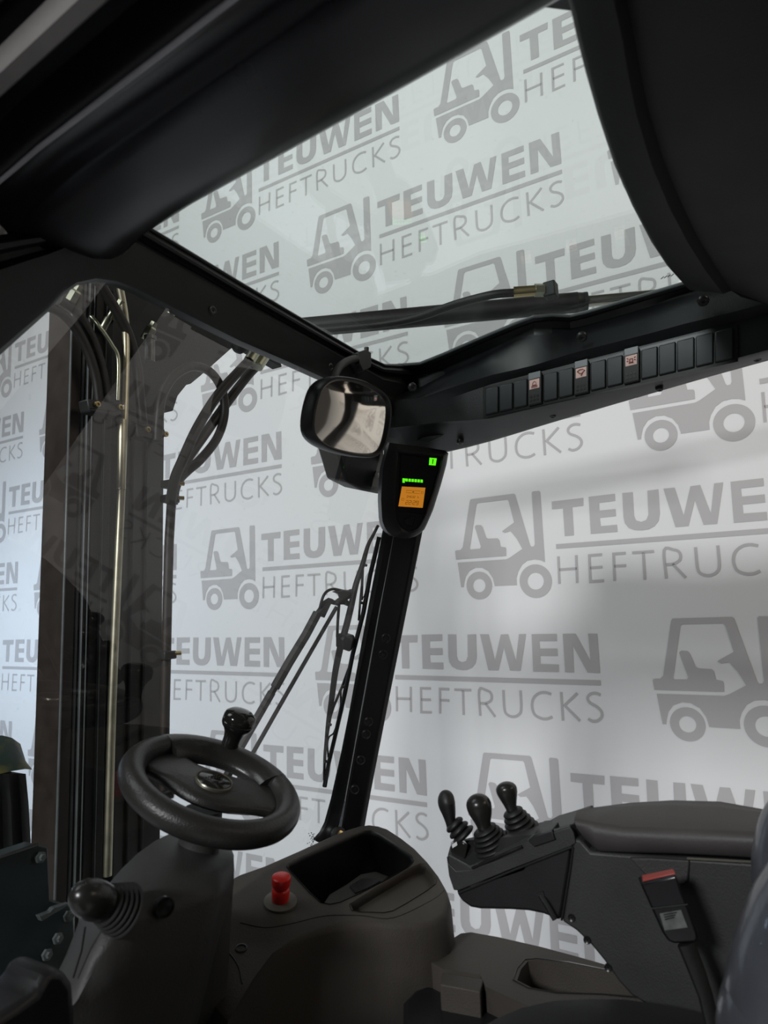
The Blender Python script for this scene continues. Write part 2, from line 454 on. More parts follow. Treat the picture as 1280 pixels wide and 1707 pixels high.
def cap(name, x, y, Y, r, parent, n=(0, -1, -.1), mat=M_BOLT, X=None):
    c = at(x, y, Y=Y) if X is None else at(x, y, X=X)
    n = Vector(n).normalized()
    bm = lathe([(r * 1.05, -.004), (r, .0015), (r * .86, .003), (r * .6, .0035), (r * .5, .0028), (r * .2, .0028), (r * .18, .0012), (.0004, .0010)], c, n, 24)
    return link(name, bm, mat, parent, sharp=50)
cap('screw_cap', 353, 518, .751, .0085, t1)
cap('screw_cap', 550, 612, .752, .0085, t1)
# rubber seal strip on the lip of the roof glass
sl = [V(p.x, .748, p.z) for p in hline(0, .75)[8:]]
link('glass_seal', tube(sl, .0035, 8), M_SEAL, t1)

# ------------------------------------------------------------------ left roof rail (close to the lens)
prof = [(.03, .60), (.004, .575), (0, .545), (-.004, .52), (-.012, .502), (-.03, .487), (-.06, .475), (-.10, .468), (-.14, .464), (-.160, .462), (-.166, .4635), (-.172, .468), (-.185, .470), (-.198, .466),
        (-.206, .461), (-.212, .461), (-.218, .466), (-.222, .480), (-.228, .50), (-.252, .50), (-.258, .482), (-.264, .462), (-.270, .457), (-.282, .458), (-.290, .468), (-.293, .50), (-.33, .51), (-.36, .50), (-.375, .52), (-.375, .60)]
ys = [-.7, -.3, 0, .15, .3, .45, .6, .70, .745, .775, .80]
xi = [.505, .515, .528, .540, .552, .562, .572, .582, .588, .592, .592]
lines = []
for dx, z in prof:
    ln = []
    for Y, X in zip(ys, xi):
        s = max(0, (Y - .66) / .14)
        ln.append(V(X + dx, Y + (max(0, -dx - .06) * 1.5 if Y > .79 else 0), z - .03 * s * s * (1 if dx > -.2 else .3)))
    lines.append(ln)
t2 = link('trim_2', grid(lines, close=True), M_RAIL, sharp=50)
tag(t2, 'glossy black roof rail running along the left door side overhead', kind='structure')
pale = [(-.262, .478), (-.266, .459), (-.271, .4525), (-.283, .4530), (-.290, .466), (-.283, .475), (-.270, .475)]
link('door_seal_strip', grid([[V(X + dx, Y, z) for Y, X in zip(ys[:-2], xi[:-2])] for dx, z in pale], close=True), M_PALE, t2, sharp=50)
gut = [(-.292, .515), (-.298, .492), (-.32, .486), (-.36, .488), (-.385, .50), (-.385, .53), (-.31, .53)]
link('gutter_strip', grid([[V(X + dx, Y, z) for Y, X in zip(ys[:-2], xi[:-2])] for dx, z in gut], close=True), M_GUTTER, t2, sharp=50)
link('rail_highlight', tube([V(X - .209, Y, .4610) for Y, X in zip(ys[:-3], xi[:-3])], .0028, 12), M_GLINT, t2)  # thin pale tube added as the rail's highlight line
# left front pillar, below the rail (leaves the frame at the left)
pl = [at(-10, 600, Y=.78), V(.375, .80, .24), V(.30, .86, .10), V(.24, .92, -.15), V(.20, 1.0, -.5), V(.20, 1.05, -1.1)]
t3 = link('trim_3', tube([p + V(-.05, .03, 0) for p in pl], .05, 12), M_BLACK)
tag(t3, 'left front cab pillar at the door edge', kind='structure')

# ------------------------------------------------------------------ rear headliner, upper right
E0 = [(930, -60), (950, 10), (961, 60), (976, 120), (996, 190), (1024, 275), (1054, 343), (1086, 404), (1112, 443), (1140, 474)]
E1 = [(1010, -70), (1025, 10), (1036, 60), (1046, 120), (1060, 190), (1086, 275), (1114, 343), (1146, 404), (1175, 450), (1205, 490)]
E2 = [(1040, -70), (1062, 10), (1074, 60), (1086, 120), (1100, 190), (1126, 275), (1154, 343), (1180, 404), (1208, 450), (1235, 495)]
E3 = [(1300, -70), (1310, 10), (1320, 60), (1330, 120), (1340, 190), (1345, 275), (1350, 343), (1355, 404), (1360, 450), (1370, 500)]
l0 = [at(x, y, Z=.515) for x, y in E0]
l1 = [at(x, y, Z=.478) for x, y in E1]
l2 = [at(x, y, Z=.485) for x, y in E2]
l3 = [at(x, y, Z=.46) for x, y in E3]
back = [V(p.x, -.45, .46) for p in l3]
lines = [[p + V(0, -.01, .045) for p in l0], [p + V(0, 0, .018) for p in l0], l0, [a.lerp(b, .15) + V(0, 0, -.008) for a, b in zip(l0, l1)], [a.lerp(b, .6) + V(0, 0, -.003) for a, b in zip(l0, l1)], l1,
         [a.lerp(b, .5) + V(0, 0, .008) for a, b in zip(l1, l2)], l2, [a.lerp(b, .35) + V(0, 0, -.012) for a, b in zip(l2, l3)], l3, back, [p + V(0, 0, .13) for p in back]]
ce = link('ceiling', grid(lines, close=True), M_LINER, sharp=40)
tag(ce, 'dark moulded headliner behind the roof window with a curved front edge', kind='structure')
bar = [at(840, -10, Z=.565), at(868, 5, Z=.565), at(905, 12, Z=.565), at(960, 19, Z=.565), at(985, -30, Z=.565), at(860, -60, Z=.565)]
link('roof_frame', prism(bar, (0, 0, .02)), M_BLACK, ce)
# outer roof sheet over the headliner, rear bulkhead and cab floor keep the interior dark as in the truck
link('roof_panel', box((.80, -.42, .63), (1.3, .55, .03)), M_BLACK, ce, bevel=.01)

# ------------------------------------------------------------------ right roof beam with switch panel
SX = [640, 660, 700, 740, 780, 820, 860, 890, 920, 950, 975, 1020, 1080, 1140, 1190, 1230, 1270, 1330]
def itp(tab, xs=SX):
    a = [t[0] for t in tab]; b = [t[1] for t in tab]
    return [(x, float(np.interp(x, a, b))) for x in xs]
L0 = itp([(640, 609), (692, 609), (740, 590), (800, 564), (860, 539), (890, 528), (905, 525), (950, 527), (965, 524), (1060, 496), (1130, 475), (1230, 445), (1330, 415)])
La = itp([(640, 616), (692, 616), (740, 597), (800, 571), (860, 546), (890, 535), (905, 532), (950, 534), (965, 531), (1060, 503), (1130, 482), (1230, 452), (1330, 422)])
Lb = itp([(640, 634), (700, 632), (740, 613), (800, 588), (860, 561), (890, 548), (905, 546), (950, 548), (965, 546), (1060, 519), (1140, 492), (1230, 465), (1330, 435)])
Lc = itp([(640, 645), (700, 642), (740, 624), (800, 598), (860, 571), (890, 560), (905, 557), (940, 556), (965, 553), (1060, 527), (1140, 501), (1230, 475), (1330, 445)])
Ld = itp([(640, 668), (700, 664), (740, 650), (780, 637), (830, 622), (880, 612), (915, 601), (950, 590), (975, 583), (1060, 562), (1140, 540), (1230, 518), (1330, 490)])
Le = itp([(640, 690), (700, 686), (740, 668), (809, 643), (1225, 537), (1330, 508)])
Lf = itp([(640, 715), (700, 708), (740, 703), (780, 701), (809, 700), (1000, 655), (1192, 607), (1225, 598), (1330, 570)])
Lg = itp([(640, 772), (700, 762), (755, 752), (810, 738), (870, 720), (905, 709), (1000, 681), (1100, 652), (1190, 626), (1270, 604), (1330, 588)])
XC = lambda x, a, b: a + (b - a) * min(1, max(0, (x - 640) / 690))
lines = [[at(x, y, Z=.556) + V(.05, 0, .012) for x, y in L0],
         [at(x, y, Z=.556) for x, y in L0],
         [at(x, y, Z=.551) for x, y in La],
         [at(x, y, Z=.556) for x, y in [(x, y + 3) for x, y in La]],
         [at(x, y, Z=.545) for x, y in Lb],
         [at(x, y, Z=.532) for x, y in Lc],
         [at(x, y, X=1.285) for x, y in Ld],
         [at(x, y, X=1.300) for x, y in Le],
         [at(x, y, X=1.305) for x, y in Lf],
         [at(x, y + 4, X=1.315) for x, y in Lf],
         [at(x, y - 3, X=1.395) for x, y in Lg],
         [at(x, y, X=1.41) for x, y in Lg],
         [at(x, y, X=1.41) + V(.0, 0, .10) for x, y in Lg]]
beam = empty('roof_switch_beam', lines[7][5], 'black moulded roof beam with a row of rocker switches above the right side', 'beam')
link('housing', grid(lines, close=True), M_BEAM, beam, sharp=32)
sp = [at(x, y, Z=.557) for x, y in L0]
link('glass_seal', tube(sp, .0035, 8), M_MASTE, beam)
cap('screw_cap', 970, 562, 0, .0095, beam, (-.6, -.2, -.75), X=1.262)
cap('screw_cap', 688, 646, 0, .0095, beam, (-.6, -.6, -.5), X=1.262)
cap('screw_cap', 1172, 502, 0, .0095, beam, (-.6, -.2, -.75), X=1.262)
for x, y in ((767, 737), (921, 693), (1099, 648), (1262, 598)):
    cap('underside_screw', x, y, 0, .0075, beam, (-.25, 0, -1), X=1.37)
# small flush hatch at the front end
hp = [at(x, y, X=1.345) for x, y in ((693, 735), (740, 709), (755, 717), (716, 737))]
link('hatch_cover', prism(hp, (.02, 0, .006)), M_BLACK, beam, bevel=.001)
# slot recess frame and switches, equally spaced along the beam
a0, a1 = at(809, 648, X=1.296), at(1223, 544, X=1.296)
b0, b1 = at(809, 694, X=1.302), at(1223, 600, X=1.302)
NS = 15
def slot(i, f0, f1, v0, v1, out=0.0):
    res = []
    for f, v in ((f0, v0), (f1, v0), (f1, v1), (f0, v1)):
        t = (i + f) / NS
        p = a0.lerp(a1, t).lerp(b0.lerp(b1, t), v)
        res.append(p + V(-out, 0, 0))
    return res
link('recess_frame', prism([a0 + V(.001, .006, .004), a1 + V(.001, -.006, .004), b1 + V(.001, -.006, -.004), b0 + V(.001, .006, -.004)], (.012, 0, 0)), M_SEAL, beam)
icons = {3: 'horn', 6: 'wiper', 9: 'lamp'}
for i in range(NS):
    if i in icons:
        s = link('rocker_switch', prism(slot(i, .04, .96, -.02, 1.0, .007), (.016, 0, 0)), M_SW, beam, bevel=.0015)
        s['label'] = {3: 'rocker switch with pink bell symbol', 6: 'rocker switch with pink wiper symbol', 9: 'rocker switch with pink work lamp symbol'}[i]
        link('status_lamp', prism(slot(i, .10, .90, -.10, .13, .0085), (.008, 0, 0)), M_LAMP, s, bevel=.0008)
        q = slot(i, .17, .83, .15, .47, .0082)
        link('symbol_plate', prism(q, (.003, 0, 0)), M_ICON, s)
        bm = bmesh.new()
        def sym(pts, w=.0008):
            P3 = [q[0].lerp(q[1], u).lerp(q[3].lerp(q[2], u), v) + V(-.0007, 0, 0) for u, v in pts]
            add_tube(bm, P3, w, 6)
        if i == 3:
            sym([(.2, .72), (.8, .72)], .0006); sym([(.2, .85), (.8, .85)], .0005); sym([(.3, .62), (.35, .35), (.5, .22), (.65, .35), (.7, .62), (.3, .62)], .0005)
        elif i == 6:
            sym([(.15, .35), (.35, .2), (.65, .2), (.85, .35), (.6, .6), (.4, .6), (.15, .35)]); sym([(.5, .85), (.72, .45)])
        else:
            sym([(.38, .7), (.38, .35), (.62, .35), (.62, .7), (.3, .75), (.7, .75)], .0009); sym([(.12, .25), (.25, .32)]); sym([(.12, .55), (.25, .5)]); sym([(.88, .25), (.75, .32)]); sym([(.88, .55), (.75, .5)])
        link('symbol', bm, M_ICONR, s)
        for k in range(2):
            for j in range(3):
                link('grip_dot', prism(slot(i, .2 + .22 * j, .32 + .22 * j, .70 + .13 * k, .76 + .13 * k, .0078), (.002, 0, 0)), M_SEAL, s)
    else:
        link('blank_cover', prism(slot(i, .03, .97, .03, .97, .004), (.012, 0, 0)), M_SWB, beam, bevel=.0022)

# ------------------------------------------------------------------ right front pillar
def plx(pts, X): return [at(x, y, X=X) for x, y in pts]
A = plx([(569, 1384), (580, 1318), (608, 1165), (634, 1020), (657, 895), (676, 780)], 1.36)
B = plx([(600, 1384), (612, 1318), (641, 1165), (669, 1020), (693, 895), (715, 780)], 1.385)
C2 = plx([(607, 1384), (619, 1318), (649, 1165), (678, 1020), (703, 895), (726, 780)], 1.40)
D2 = [p + V(.05, .05, 0) for p in C2]
E2b = [p + V(.06, .07, 0) for p in A]
lowA = [A[0] + (A[0] - A[1]) * 2.2]; low = lambda L: [L[0] + (L[0] - L[1]) * 2.2] + L
pil = link('trim_4', grid([low(A), low(B), low(C2), low(D2), low(E2b)], close=True), M_BLACK, sharp=30, bevel=.003)
tag(pil, 'raked black right front cab pillar between windscreen and side opening', kind='structure')
pn = (B[2] - A[2]).cross(A[3] - A[2]).normalized()
if pn.dot(A[2]) > 0: pn = -pn
for x, y in ((643, 1064), (638, 1091), (614, 1203), (610, 1224), (601, 1267), (591, 1316)):
    c = at(x, y, pl=(A[2], pn))
    link('screw_cap', lathe([(.0112, -.003), (.0108, .001), (.0085, .003), (.0075, .0032), (.0065, .0022), (.004, .0022), (.0035, .0035), (.0008, .0035)], c, pn, 24), M_BOLT, pil, sharp=40)
so = [wp(x, y, -.004) for x, y in ((530, 1404), (541, 1391), (549, 1375), (560, 1335), (577, 1258), (597, 1157), (621, 1035), (640, 940), (655, 860), (668, 790))]
si = [at(x, y, X=1.362) for x, y in ((548, 1404), (558, 1391), (565, 1375), (574, 1335), (588, 1258), (606, 1157), (628, 1035), (646, 940), (661, 860), (676, 790))]
lines = [so, [a.lerp(b, .4) + WN * .006 for a, b in zip(so, si)], [a.lerp(b, .8) + WN * .003 for a, b in zip(so, si)], si, [p - WN * .03 for p in si], [p - WN * .015 for p in so]]
link('windscreen_seal', grid(lines, close=True), M_SEAL, pil, sharp=40)
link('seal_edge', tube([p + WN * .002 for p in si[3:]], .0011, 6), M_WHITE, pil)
bt = at(565, 1391, X=1.34)
gm = empty('glass_clamp', bt, 'small round clamp screw at the foot of the right front pillar', 'screw')
link('washer', lathe([(.016, -.01), (.016, .004), (.012, .008), (.004, .009)], bt, (-.5, -.8, .3), 24), M_GREY, gm)
link('screw_head', lathe([(.008, .006), (.0075, .011), (.002, .012)], bt, (-.5, -.8, .3), 16), M_BRASS, gm)

# ------------------------------------------------------------------ display unit
dp0 = at(688, 820, X=1.28); dn = V(-.78, -.62, -.12).normalized(); DP = (dp0, dn)
def dpt(x, y, o=0.0): return at(x, y, pl=(dp0 + dn * o, dn))
out_px = [(648, 738), (700, 744), (748, 752), (744, 775), (735, 808), (722, 850), (708, 882), (696, 893), (678, 898), (655, 894), (642, 884), (636, 868), (634, 830), (637, 780)]
face_px = [(664, 754), (700, 757), (737, 761), (731, 785), (721, 822), (709, 858), (698, 880), (684, 887), (670, 882), (660, 866), (658, 840), (660, 800)]
disp = empty('display_unit', dp0, 'dark display unit with green bar and orange screen, atop the right front pillar', 'display')
r0 = resample([dpt(x, y, -.002) for x, y in out_px + out_px[:1]], 49)
r1 = resample([dpt(x + (1 if x < 690 else -3), y, .008) for x, y in out_px + out_px[:1]], 49)
r3 = resample([dpt(x, y, .012) for x, y in face_px + face_px[:1]], 49)
def align(a, b):
    k = min(range(len(b) - 1), key=lambda i: (b[i] - a[0]).length)
    b = b[:-1]; b = b[k:] + b[:k]; return b + b[:1]
r3 = align(r1, r3)
r2 = [a.lerp(b, .7) + dn * .004 for a, b in zip(r1, r3)]
r4 = [p - dn * .008 for p in r3]
rb = [p - dn * .05 + V(.0, .0, 0) for p in r0]
bm = grid([rb, r0, r1, r2, r3, r4])
bm.faces.new([bm.verts.new(p) for p in rb[:-1]]); bm.faces.new([bm.verts.new(p) for p in r4[:-1]])
bmesh.ops.remove_doubles(bm, verts=bm.verts, dist=.0002)
link('bezel', bm, M_BLACK, disp, sharp=45)
scr = prism([dpt(x, y, .006) for x, y in ((668, 757), (704, 761), (735, 765), (728, 790), (718, 826), (706, 857), (664, 851), (666, 800))], -dn * .006)
scr = link('screen_panel', scr, M_SCREEN, disp, bevel=.001)
ind = link('warning_indicator', prism([dpt(x, y, .0072) for x, y in ((716, 763), (728, 764), (726, 776), (715, 775))], -dn * .001), M_GREEN, scr)
link('warning_mark', prism([dpt(x, y, .0078) for x, y in ((721, 765.5), (722.6, 765.5), (721.6, 773.5), (720.4, 773.5))], -dn * .0006), M_GREEND, scr)
for k in range(7):
    x0 = 671 + 5.0 * k; y0 = 797.3 + .35 * k
    hgt = 7.5 if k == 0 else 5
    link('charge_bar', prism([dpt(x, y, .0072) for x, y in ((x0, y0), (x0 + 3.8, y0 + .3), (x0 + 3.6, y0 + hgt), (x0 - .2, y0 + hgt - .2))], -dn * .001), M_GREEN, scr)
link('charge_bar', prism([dpt(x, y, .0072) for x, y in ((671, 797.5), (677, 798), (677, 800.5), (671, 800.5))], -dn * .001), M_GREEN, scr)
lcd = link('orange_screen', prism([dpt(x, y, .0072) for x, y in ((670, 811), (709, 813), (704.5, 846.5), (664, 844))], -dn * .001), M_LCD, scr)
bm = bmesh.new()
LC = [dpt(x, y, .0076) for x, y in ((670, 811), (709, 813), (704.5, 846.5), (664, 844))]
def lp(u, v): return LC[0].lerp(LC[1], u).lerp(LC[3].lerp(LC[2], u), v)
def seg(pts, w=.0004): add_tube(bm, [lp(*p) for p in pts], w, 5)
SEGS = {'0': 'abcdef', '1': 'bc', '2': 'abged', '3': 'abgcd', '4': 'fgbc', '5': 'afgcd', '6': 'afgedc', '7': 'abc', '8': 'abcdefg', '9': 'gfabcd', 'h': 'fegc'}
def digit(ch, u, v, w, h, t):
    P = {'a': ((0, 0), (1, 0)), 'b': ((1, 0), (1, .5)), 'c': ((1, .5), (1, 1)), 'd': ((0, 1), (1, 1)), 'e': ((0, .5), (0, 1)), 'f': ((0, 0), (0, .5)), 'g': ((0, .5), (1, .5))}
    for s in SEGS.get(ch, ''):
        seg([(u + x * w, v + y * h) for x, y in P[s]], t)
seg([(.22, .18), (.80, .18), (.80, .30), (.22, .30), (.22, .18)], .0003); seg([(.48, .24), (.54, .24)], .0009); seg([(.86, .2), (.94, .2), (.94, .3), (.86, .3), (.86, .2)], .0003)
for k, ch in enumerate('04632 h'): digit(ch, .28 + .075 * k, .44, .045, .10, .00028)
digit('2', .27, .68, .09, .19, .0004); digit('2', .40, .68, .09, .19, .0004); digit('2', .57, .68, .09, .19, .0004); digit('9', .70, .68, .09, .19, .0004)
seg([(.53, .74), (.53, .76)], .0005); seg([(.53, .81), (.53, .83)], .0005)
seg([(.08, .60), (.17, .58), (.18, .68), (.09, .70), (.08, .60)], .0003)
link('screen_text', bm, M_LCDD, scr)
link('select_button', prism([dpt(x, y, .007) for x, y in ((672, 868), (680, 862), (692, 863), (688, 878), (678, 876))], -dn * .006), M_BLACK, disp, bevel=.0012)

# ------------------------------------------------------------------ interior mirror
mc = at(582, 694, Y=.66); mn = V(-.235, -.945, -.225).normalized(); MP = (mc, mn)
mpx = [(541, 632), (556, 627), (580, 629), (606, 636), (632, 650), (645, 665), (649, 685), (645, 720), (637, 748), (626, 760), (606, 763), (575, 759), (545, 750), (523, 736), (514, 718), (515, 690), (522, 660), (530, 642)]
mirror = empty('interior_mirror', mc, 'rounded rectangular black-framed cab mirror hanging at the front roof corner', 'mirror')
def mpt(x, y, o=0.0): return at(x, y, pl=(mc + mn * o, mn))
outl = resample(spline([mpt(x, y) for x, y in mpx + mpx[:1]], 4), 61)
cen = sum(outl[:-1], Vector()) / 60
def shr(k, o): return [cen + (p - cen) * k + mn * o for p in outl]
bm = grid([shr(.80, -.035), shr(.97, -.026), shr(1.0, -.012), shr(1.0, .004), shr(.975, .009), shr(.93, .009), shr(.885, .0035)])
bm.faces.new([bm.verts.new(p) for p in shr(.80, -.035)[:-1]])
bmesh.ops.remove_doubles(bm, verts=bm.verts, dist=.0002)
link('mirror_frame', bm, M_BLACK, mirror, sharp=50)
bm = bmesh.new(); rr = []
for k in (0, .2, .4, .6, .8, .9):
    ring = shr(k, .0035 + .0052 * (1 - (k / .9) ** 2))
    rr.append([bm.verts.new(ring[0])] if k == 0 else [bm.verts.new(p) for p in ring[:-1]])
for i in range(60): bm.faces.new((rr[0][0], rr[1][i], rr[1][(i + 1) % 60]))
for a, b in zip(rr[1:], rr[2:]):
    for i in range(60): bm.faces.new((a[i], b[i], b[(i + 1) % 60], a[(i + 1) % 60]))
link('mirror_glass', bm, M_MIRROR, mirror, sharp=80)
arm = spline([at(607, 598, Y=.735), at(592, 598, Y=.728), at(575, 604, Y=.715), at(562, 617, Y=.70), at(556, 640, Y=.685), at(560, 665, Y=.68)], 8)
link('mirror_arm', tube(arm, .0075, 14), M_GREY, mirror)
bm = prism([at(x, y, Y=.722) for x, y in ((597, 587), (611, 582), (619, 588), (619, 612), (606, 619), (599, 606))], (.004, .03, 0))
link('mounting_block', bm, M_BLACK, mirror, bevel=.0015)
link('mounting_bolt', lathe([(.005, 0), (.005, .006), (.001, .007)], at(611, 584, Y=.735), (0, 0, 1), 12), M_BOLT, mirror)

# ------------------------------------------------------------------ wiper assembly on the outside of the windscreen
O1, O2 = .045, .06
wm = empty('wiper_motor', wp(600, 790, .10), 'black wiper motor housing outside the windscreen below the mirror', 'motor')
bm = prism([wp(x, y, .09) for x, y in ((560, 740), (640, 735), (642, 800), (634, 824), (605, 818), (578, 804), (570, 775))], -WN * .06)
link('housing', bm, M_RUB, wm, bevel=.006)
link('bracket', prism([wp(x, y, .085) for x, y in ((620, 790), (626, 784), (634, 786), (634, 814), (617, 812))], WN * .004), M_MAST, wm, bevel=.001)
link('bracket_screw', lathe([(.0062, 0), (.006, .006), (.001, .007)], wp(627, 792, .08), WN, 14), M_FIT, wm)
wi = empty('windscreen_wiper', wp(570, 1070, O1), 'long black wiper blade standing upright beside the right pillar outside the glass', 'wiper')
def wl(pts, o): return [wp(x, y, o) for x, y in pts]
link('main_bow', tube(spline(wl([(630, 876), (622, 892), (613, 910), (604, 942), (593, 975), (586, 1007), (578, 1040), (569, 1072), (563, 1098), (558, 1125), (552, 1171), (547, 1206), (544, 1232), (541, 1266), (540, 1300)], O1), 4), [.0035, .004, .005, .0065, .0072, .0078, .008, .008, .0075, .007, .006, .0045, .0035, .0028], 10), M_RUB, wi)
link('wiper_blade', tube(wl([(632, 895), (625, 925), (617, 958), (606, 1020), (588, 1090), (575, 1155), (560, 1221), (548, 1272), (541, 1311)], O1 - .01), [.0052, .0055, .0055, .0055, .0055, .0055, .0052, .005, .0055], 8), M_SEAL, wi)
link('secondary_bow', tube(wl([(604, 945), (603, 975), (600, 1005), (598, 1034)], O1), .0028, 8), M_RUB, wi)
link('secondary_bow', tube(wl([(605, 950), (603, 1000), (609, 990), (613, 975)], O1), .0026, 8), M_RUB, wi)
link('secondary_bow', tube(wl([(581, 1115), (570, 1145), (556, 1178), (549, 1200)], O1), .0032, 8), M_RUB, wi)
link('secondary_bow', tube(wl([(556, 1178), (568, 1152), (568, 1178)], O1), .0026, 8), M_RUB, wi)
link('secondary_bow', tube(spline(wl([(547, 1262), (546, 1240), (549, 1228), (556, 1222), (562, 1205)], O1), 4), .002, 8), M_RUB, wi)
link('blade_clip', prism(wl([(559, 1062), (563, 1055), (577, 1054), (580, 1062), (577, 1074), (570, 1082), (559, 1078)], O1 + .01), WN * .024), M_RUB, wi, bevel=.003)
for x, y in ((605, 941), (600, 1004), (546, 1206), (570, 1144), (541, 1268)):
    link('rivet', lathe([(.0035, 0), (.0032, .0105), (.001, .011)], wp(x, y, O1), WN, 10), M_BOLT, wi)
wr = empty('wiper_linkage', wp(560, 995, O2), 'pair of slanting wiper arms meeting at a jointed head behind the steering knob', 'wiper arm')
th = wl([(375, 1302), (398, 1250), (425, 1203), (453, 1154)], O2)
link('lower_arm', tube(th, .0088, 10), M_GREY, wr)
link('upper_arm', tube(wl([(458, 1146), (482, 1104), (510, 1058), (529, 1022)], O2), .0105, 10), M_GREY, wr)
link('arm_joint', tube(wl([(451, 1158), (461, 1141)], O2), .007, 8), M_RUB, wr)
link('arm_end', prism(wl([(525, 1020), (534, 1028), (545, 1005), (556, 1008), (564, 996), (556, 1002), (547, 996), (539, 1001)], O2 + .005), WN * .012), M_RUB, wr, bevel=.001)
link('tension_rod', tube(wl([(385, 1322), (420, 1258), (470, 1170), (520, 1083), (561, 1012)], O2 - .01), .0045, 8), M_GREY, wr)
hd = wl([(552, 986), (566, 982), (578, 984), (582, 992), (573, 998), (580, 1004), (577, 1010), (568, 1006), (556, 1006), (564, 996), (562, 990)], O2 + .004)
link('joint_head', prism(hd, WN * .012), M_RUB, wr, bevel=.0015)
link('water_hose', tube(spline(wl([(531, 1030), (534, 1010), (541, 990), (554, 982), (572, 985), (584, 986)], O2), 6), .0032, 8), M_RUB, wr)
link('nozzle', lathe([(.005, -.004), (.006, .004), (.004, .010)], wp(584, 986, O2), V(1, 0, 0), 10), M_RUB, wr)
link('link_rod', tube(wl([(565, 1008), (563, 1035), (562, 1062)], O2 - .01), .0034, 8), M_GREY, wr)
for x, y in ((555, 1005), (571, 1003)):
    link('pivot_pin', lathe([(.0035, -.006), (.0035, .012), (.001, .013)], wp(x, y, O2), WN, 10), M_BOLT, wr)

# small printed marks on the windscreen
st = bmesh.new(); import random; rnd = random.Random(4)
for i in range(34):
    x = 521 + rnd.uniform(-5, 6) - (i % 5); y = 1396 + i * .75 - 8
    p = wp(x, y, -.004); add_box(st, p, (.0035 * rnd.uniform(.4, 1), .0006, .0016))
link('approval_mark', st, M_SEAL, w1)
st = bmesh.new()
for i in range(4):
    p = at(1104 + i * 5.5, 463 - i * 1.5, Z=.559); add_box(st, p, (.009, .0016, .0006), Matrix.Rotation(.7, 3, 'Z'))
link('approval_mark', st, M_DISC, w2)

# ------------------------------------------------------------------ mast seen through the windscreen
YM = 1.30
def mp(x, y, Y=YM): return at(x, y, Y=Y)
mast = empty('lift_mast', (.97, 1.35, FLOOR), 'dark greasy steel lift mast with upright channels in front of the windscreen', 'mast')
def upright(name, x0, x1, y0, y1, mat, z0=-1.6, z1=1.0, par=None, bev=.002):
    return link(name, box(((x0 + x1) / 2, (y0 + y1) / 2, (z0 + z1) / 2), (x1 - x0, y1 - y0, z1 - z0)), mat, par or mast, bevel=bev)
YF_ = 1.334
def ux(px, Y=YF_): return at(px, 1100, Y=Y).x
def bar_(name, p0, p1, mat, Y0=YF_, dep=.09, z0=-1.85, z1=1.0):
    x0, x1 = ux(p0, Y0), ux(p1, Y0)
    return upright(name, x0, x1, Y0, Y0 + dep, mat, z0, z1)
bar_('upright_channel', 104, 122, M_MASTB, dep=.088)
bar_('flange_strip', 103, 106, M_MASTE, Y0=1.330, dep=.006)
bar_('inner_channel', 120, 134, M_MAST, Y0=1.345)
bar_('flange_strip', 124, 129, M_MASTE, Y0=1.338, dep=.008)  # pale strip painted as the soft vertical highlight of the channel
bar_('guide_rail', 136, 141, M_SEAL, Y0=1.335, dep=.03)
bar_('guide_edge', 134.5, 136.5, M_MASTE, Y0=1.330, dep=.008)
bar_('guide_edge', 142.5, 144.5, M_MASTE, Y0=1.330, dep=.008)
bar_('middle_channel', 146, 178, M_MAST, Y0=1.345, dep=.10)
bar_('guide_edge', 165, 166.5, M_MASTE, Y0=1.337, dep=.01)
bar_('cylinder_housing', 194, 270, M_SEAL, Y0=1.36, dep=.09, z1=.50)
bar_('housing_rib', 216, 220, M_MAST, Y0=1.352, dep=.01, z1=.46)
bar_('housing_rib', 240, 243, M_MAST, Y0=1.352, dep=.01, z1=.46)
bar_('back_plate', 170, 200, M_SEAL, Y0=1.39, dep=.03, z1=.6)
# silver tube with a bend at its top
tp = [mp(179, 1460, 1.29), mp(186, 1200, 1.29), mp(194, 1000, 1.29), mp(203, 800, 1.29), mp(209, 640, 1.29), mp(210, 560, 1.29), mp(207, 520, 1.31), mp(200, 480, 1.33)]
tb = empty('chrome_lift_tube', tp[0], 'long pale brass-coloured steel tube running down the mast', 'tube', rot=None)
link('tube_body', tube(spline(tp, 6), .0088, 16), M_TUBE, tb)
link('tube_collar', tube([mp(202, 816, 1.288), mp(204, 700, 1.288)], .0098, 16), M_TUBE, tb)
lp2 = [mp(196, 668, 1.285), mp(197, 600, 1.285), mp(186, 575, 1.285), mp(166, 545, 1.285), mp(152, 528, 1.30)]
th2 = tag(link('thin_steel_pipe', tube(spline(lp2, 6), .0052, 12), M_FIT), 'thin bent metal pipe beside the top of the mast tube', 'pipe')
# crosshead plates at the mast top
link('crosshead', prism([mp(x, y, 1.40) for x, y in ((95, 430), (300, 455), (455, 530), (470, 612), (428, 588), (398, 570), (335, 626), (318, 640), (303, 600), (150, 570), (128, 520))], (0, .04, 0)), M_MAST, mast, bevel=.002)
link('side_plate', prism([mp(x, y, 1.38) for x, y in ((165, 520), (330, 560), (335, 626), (312, 640), (296, 660), (288, 685), (288, 682), (268, 690), (262, 745), (165, 740))], (0, .05, 0)), M_MAST, mast, bevel=.002)
for x, y, r in ((122, 496, .013), (193, 520, .014), (175, 540, .009), (290, 512, .012), (248, 555, .014)):
    link('hydraulic_fitting', lathe([(r, -.02), (r, .014), (r * .7, .018), (r * .65, .03), (.001, .031)], mp(x, y, 1.33), (0.1, -.4, .6), 6 if r > .012 else 16), M_FIT, mast)
link('hydraulic_fitting', lathe([(.012, -.035), (.012, .02), (.015, .021), (.015, .03), (.009, .032)], mp(250, 580, 1.31), (0, 0, 1), 14), M_MASTE, mast)
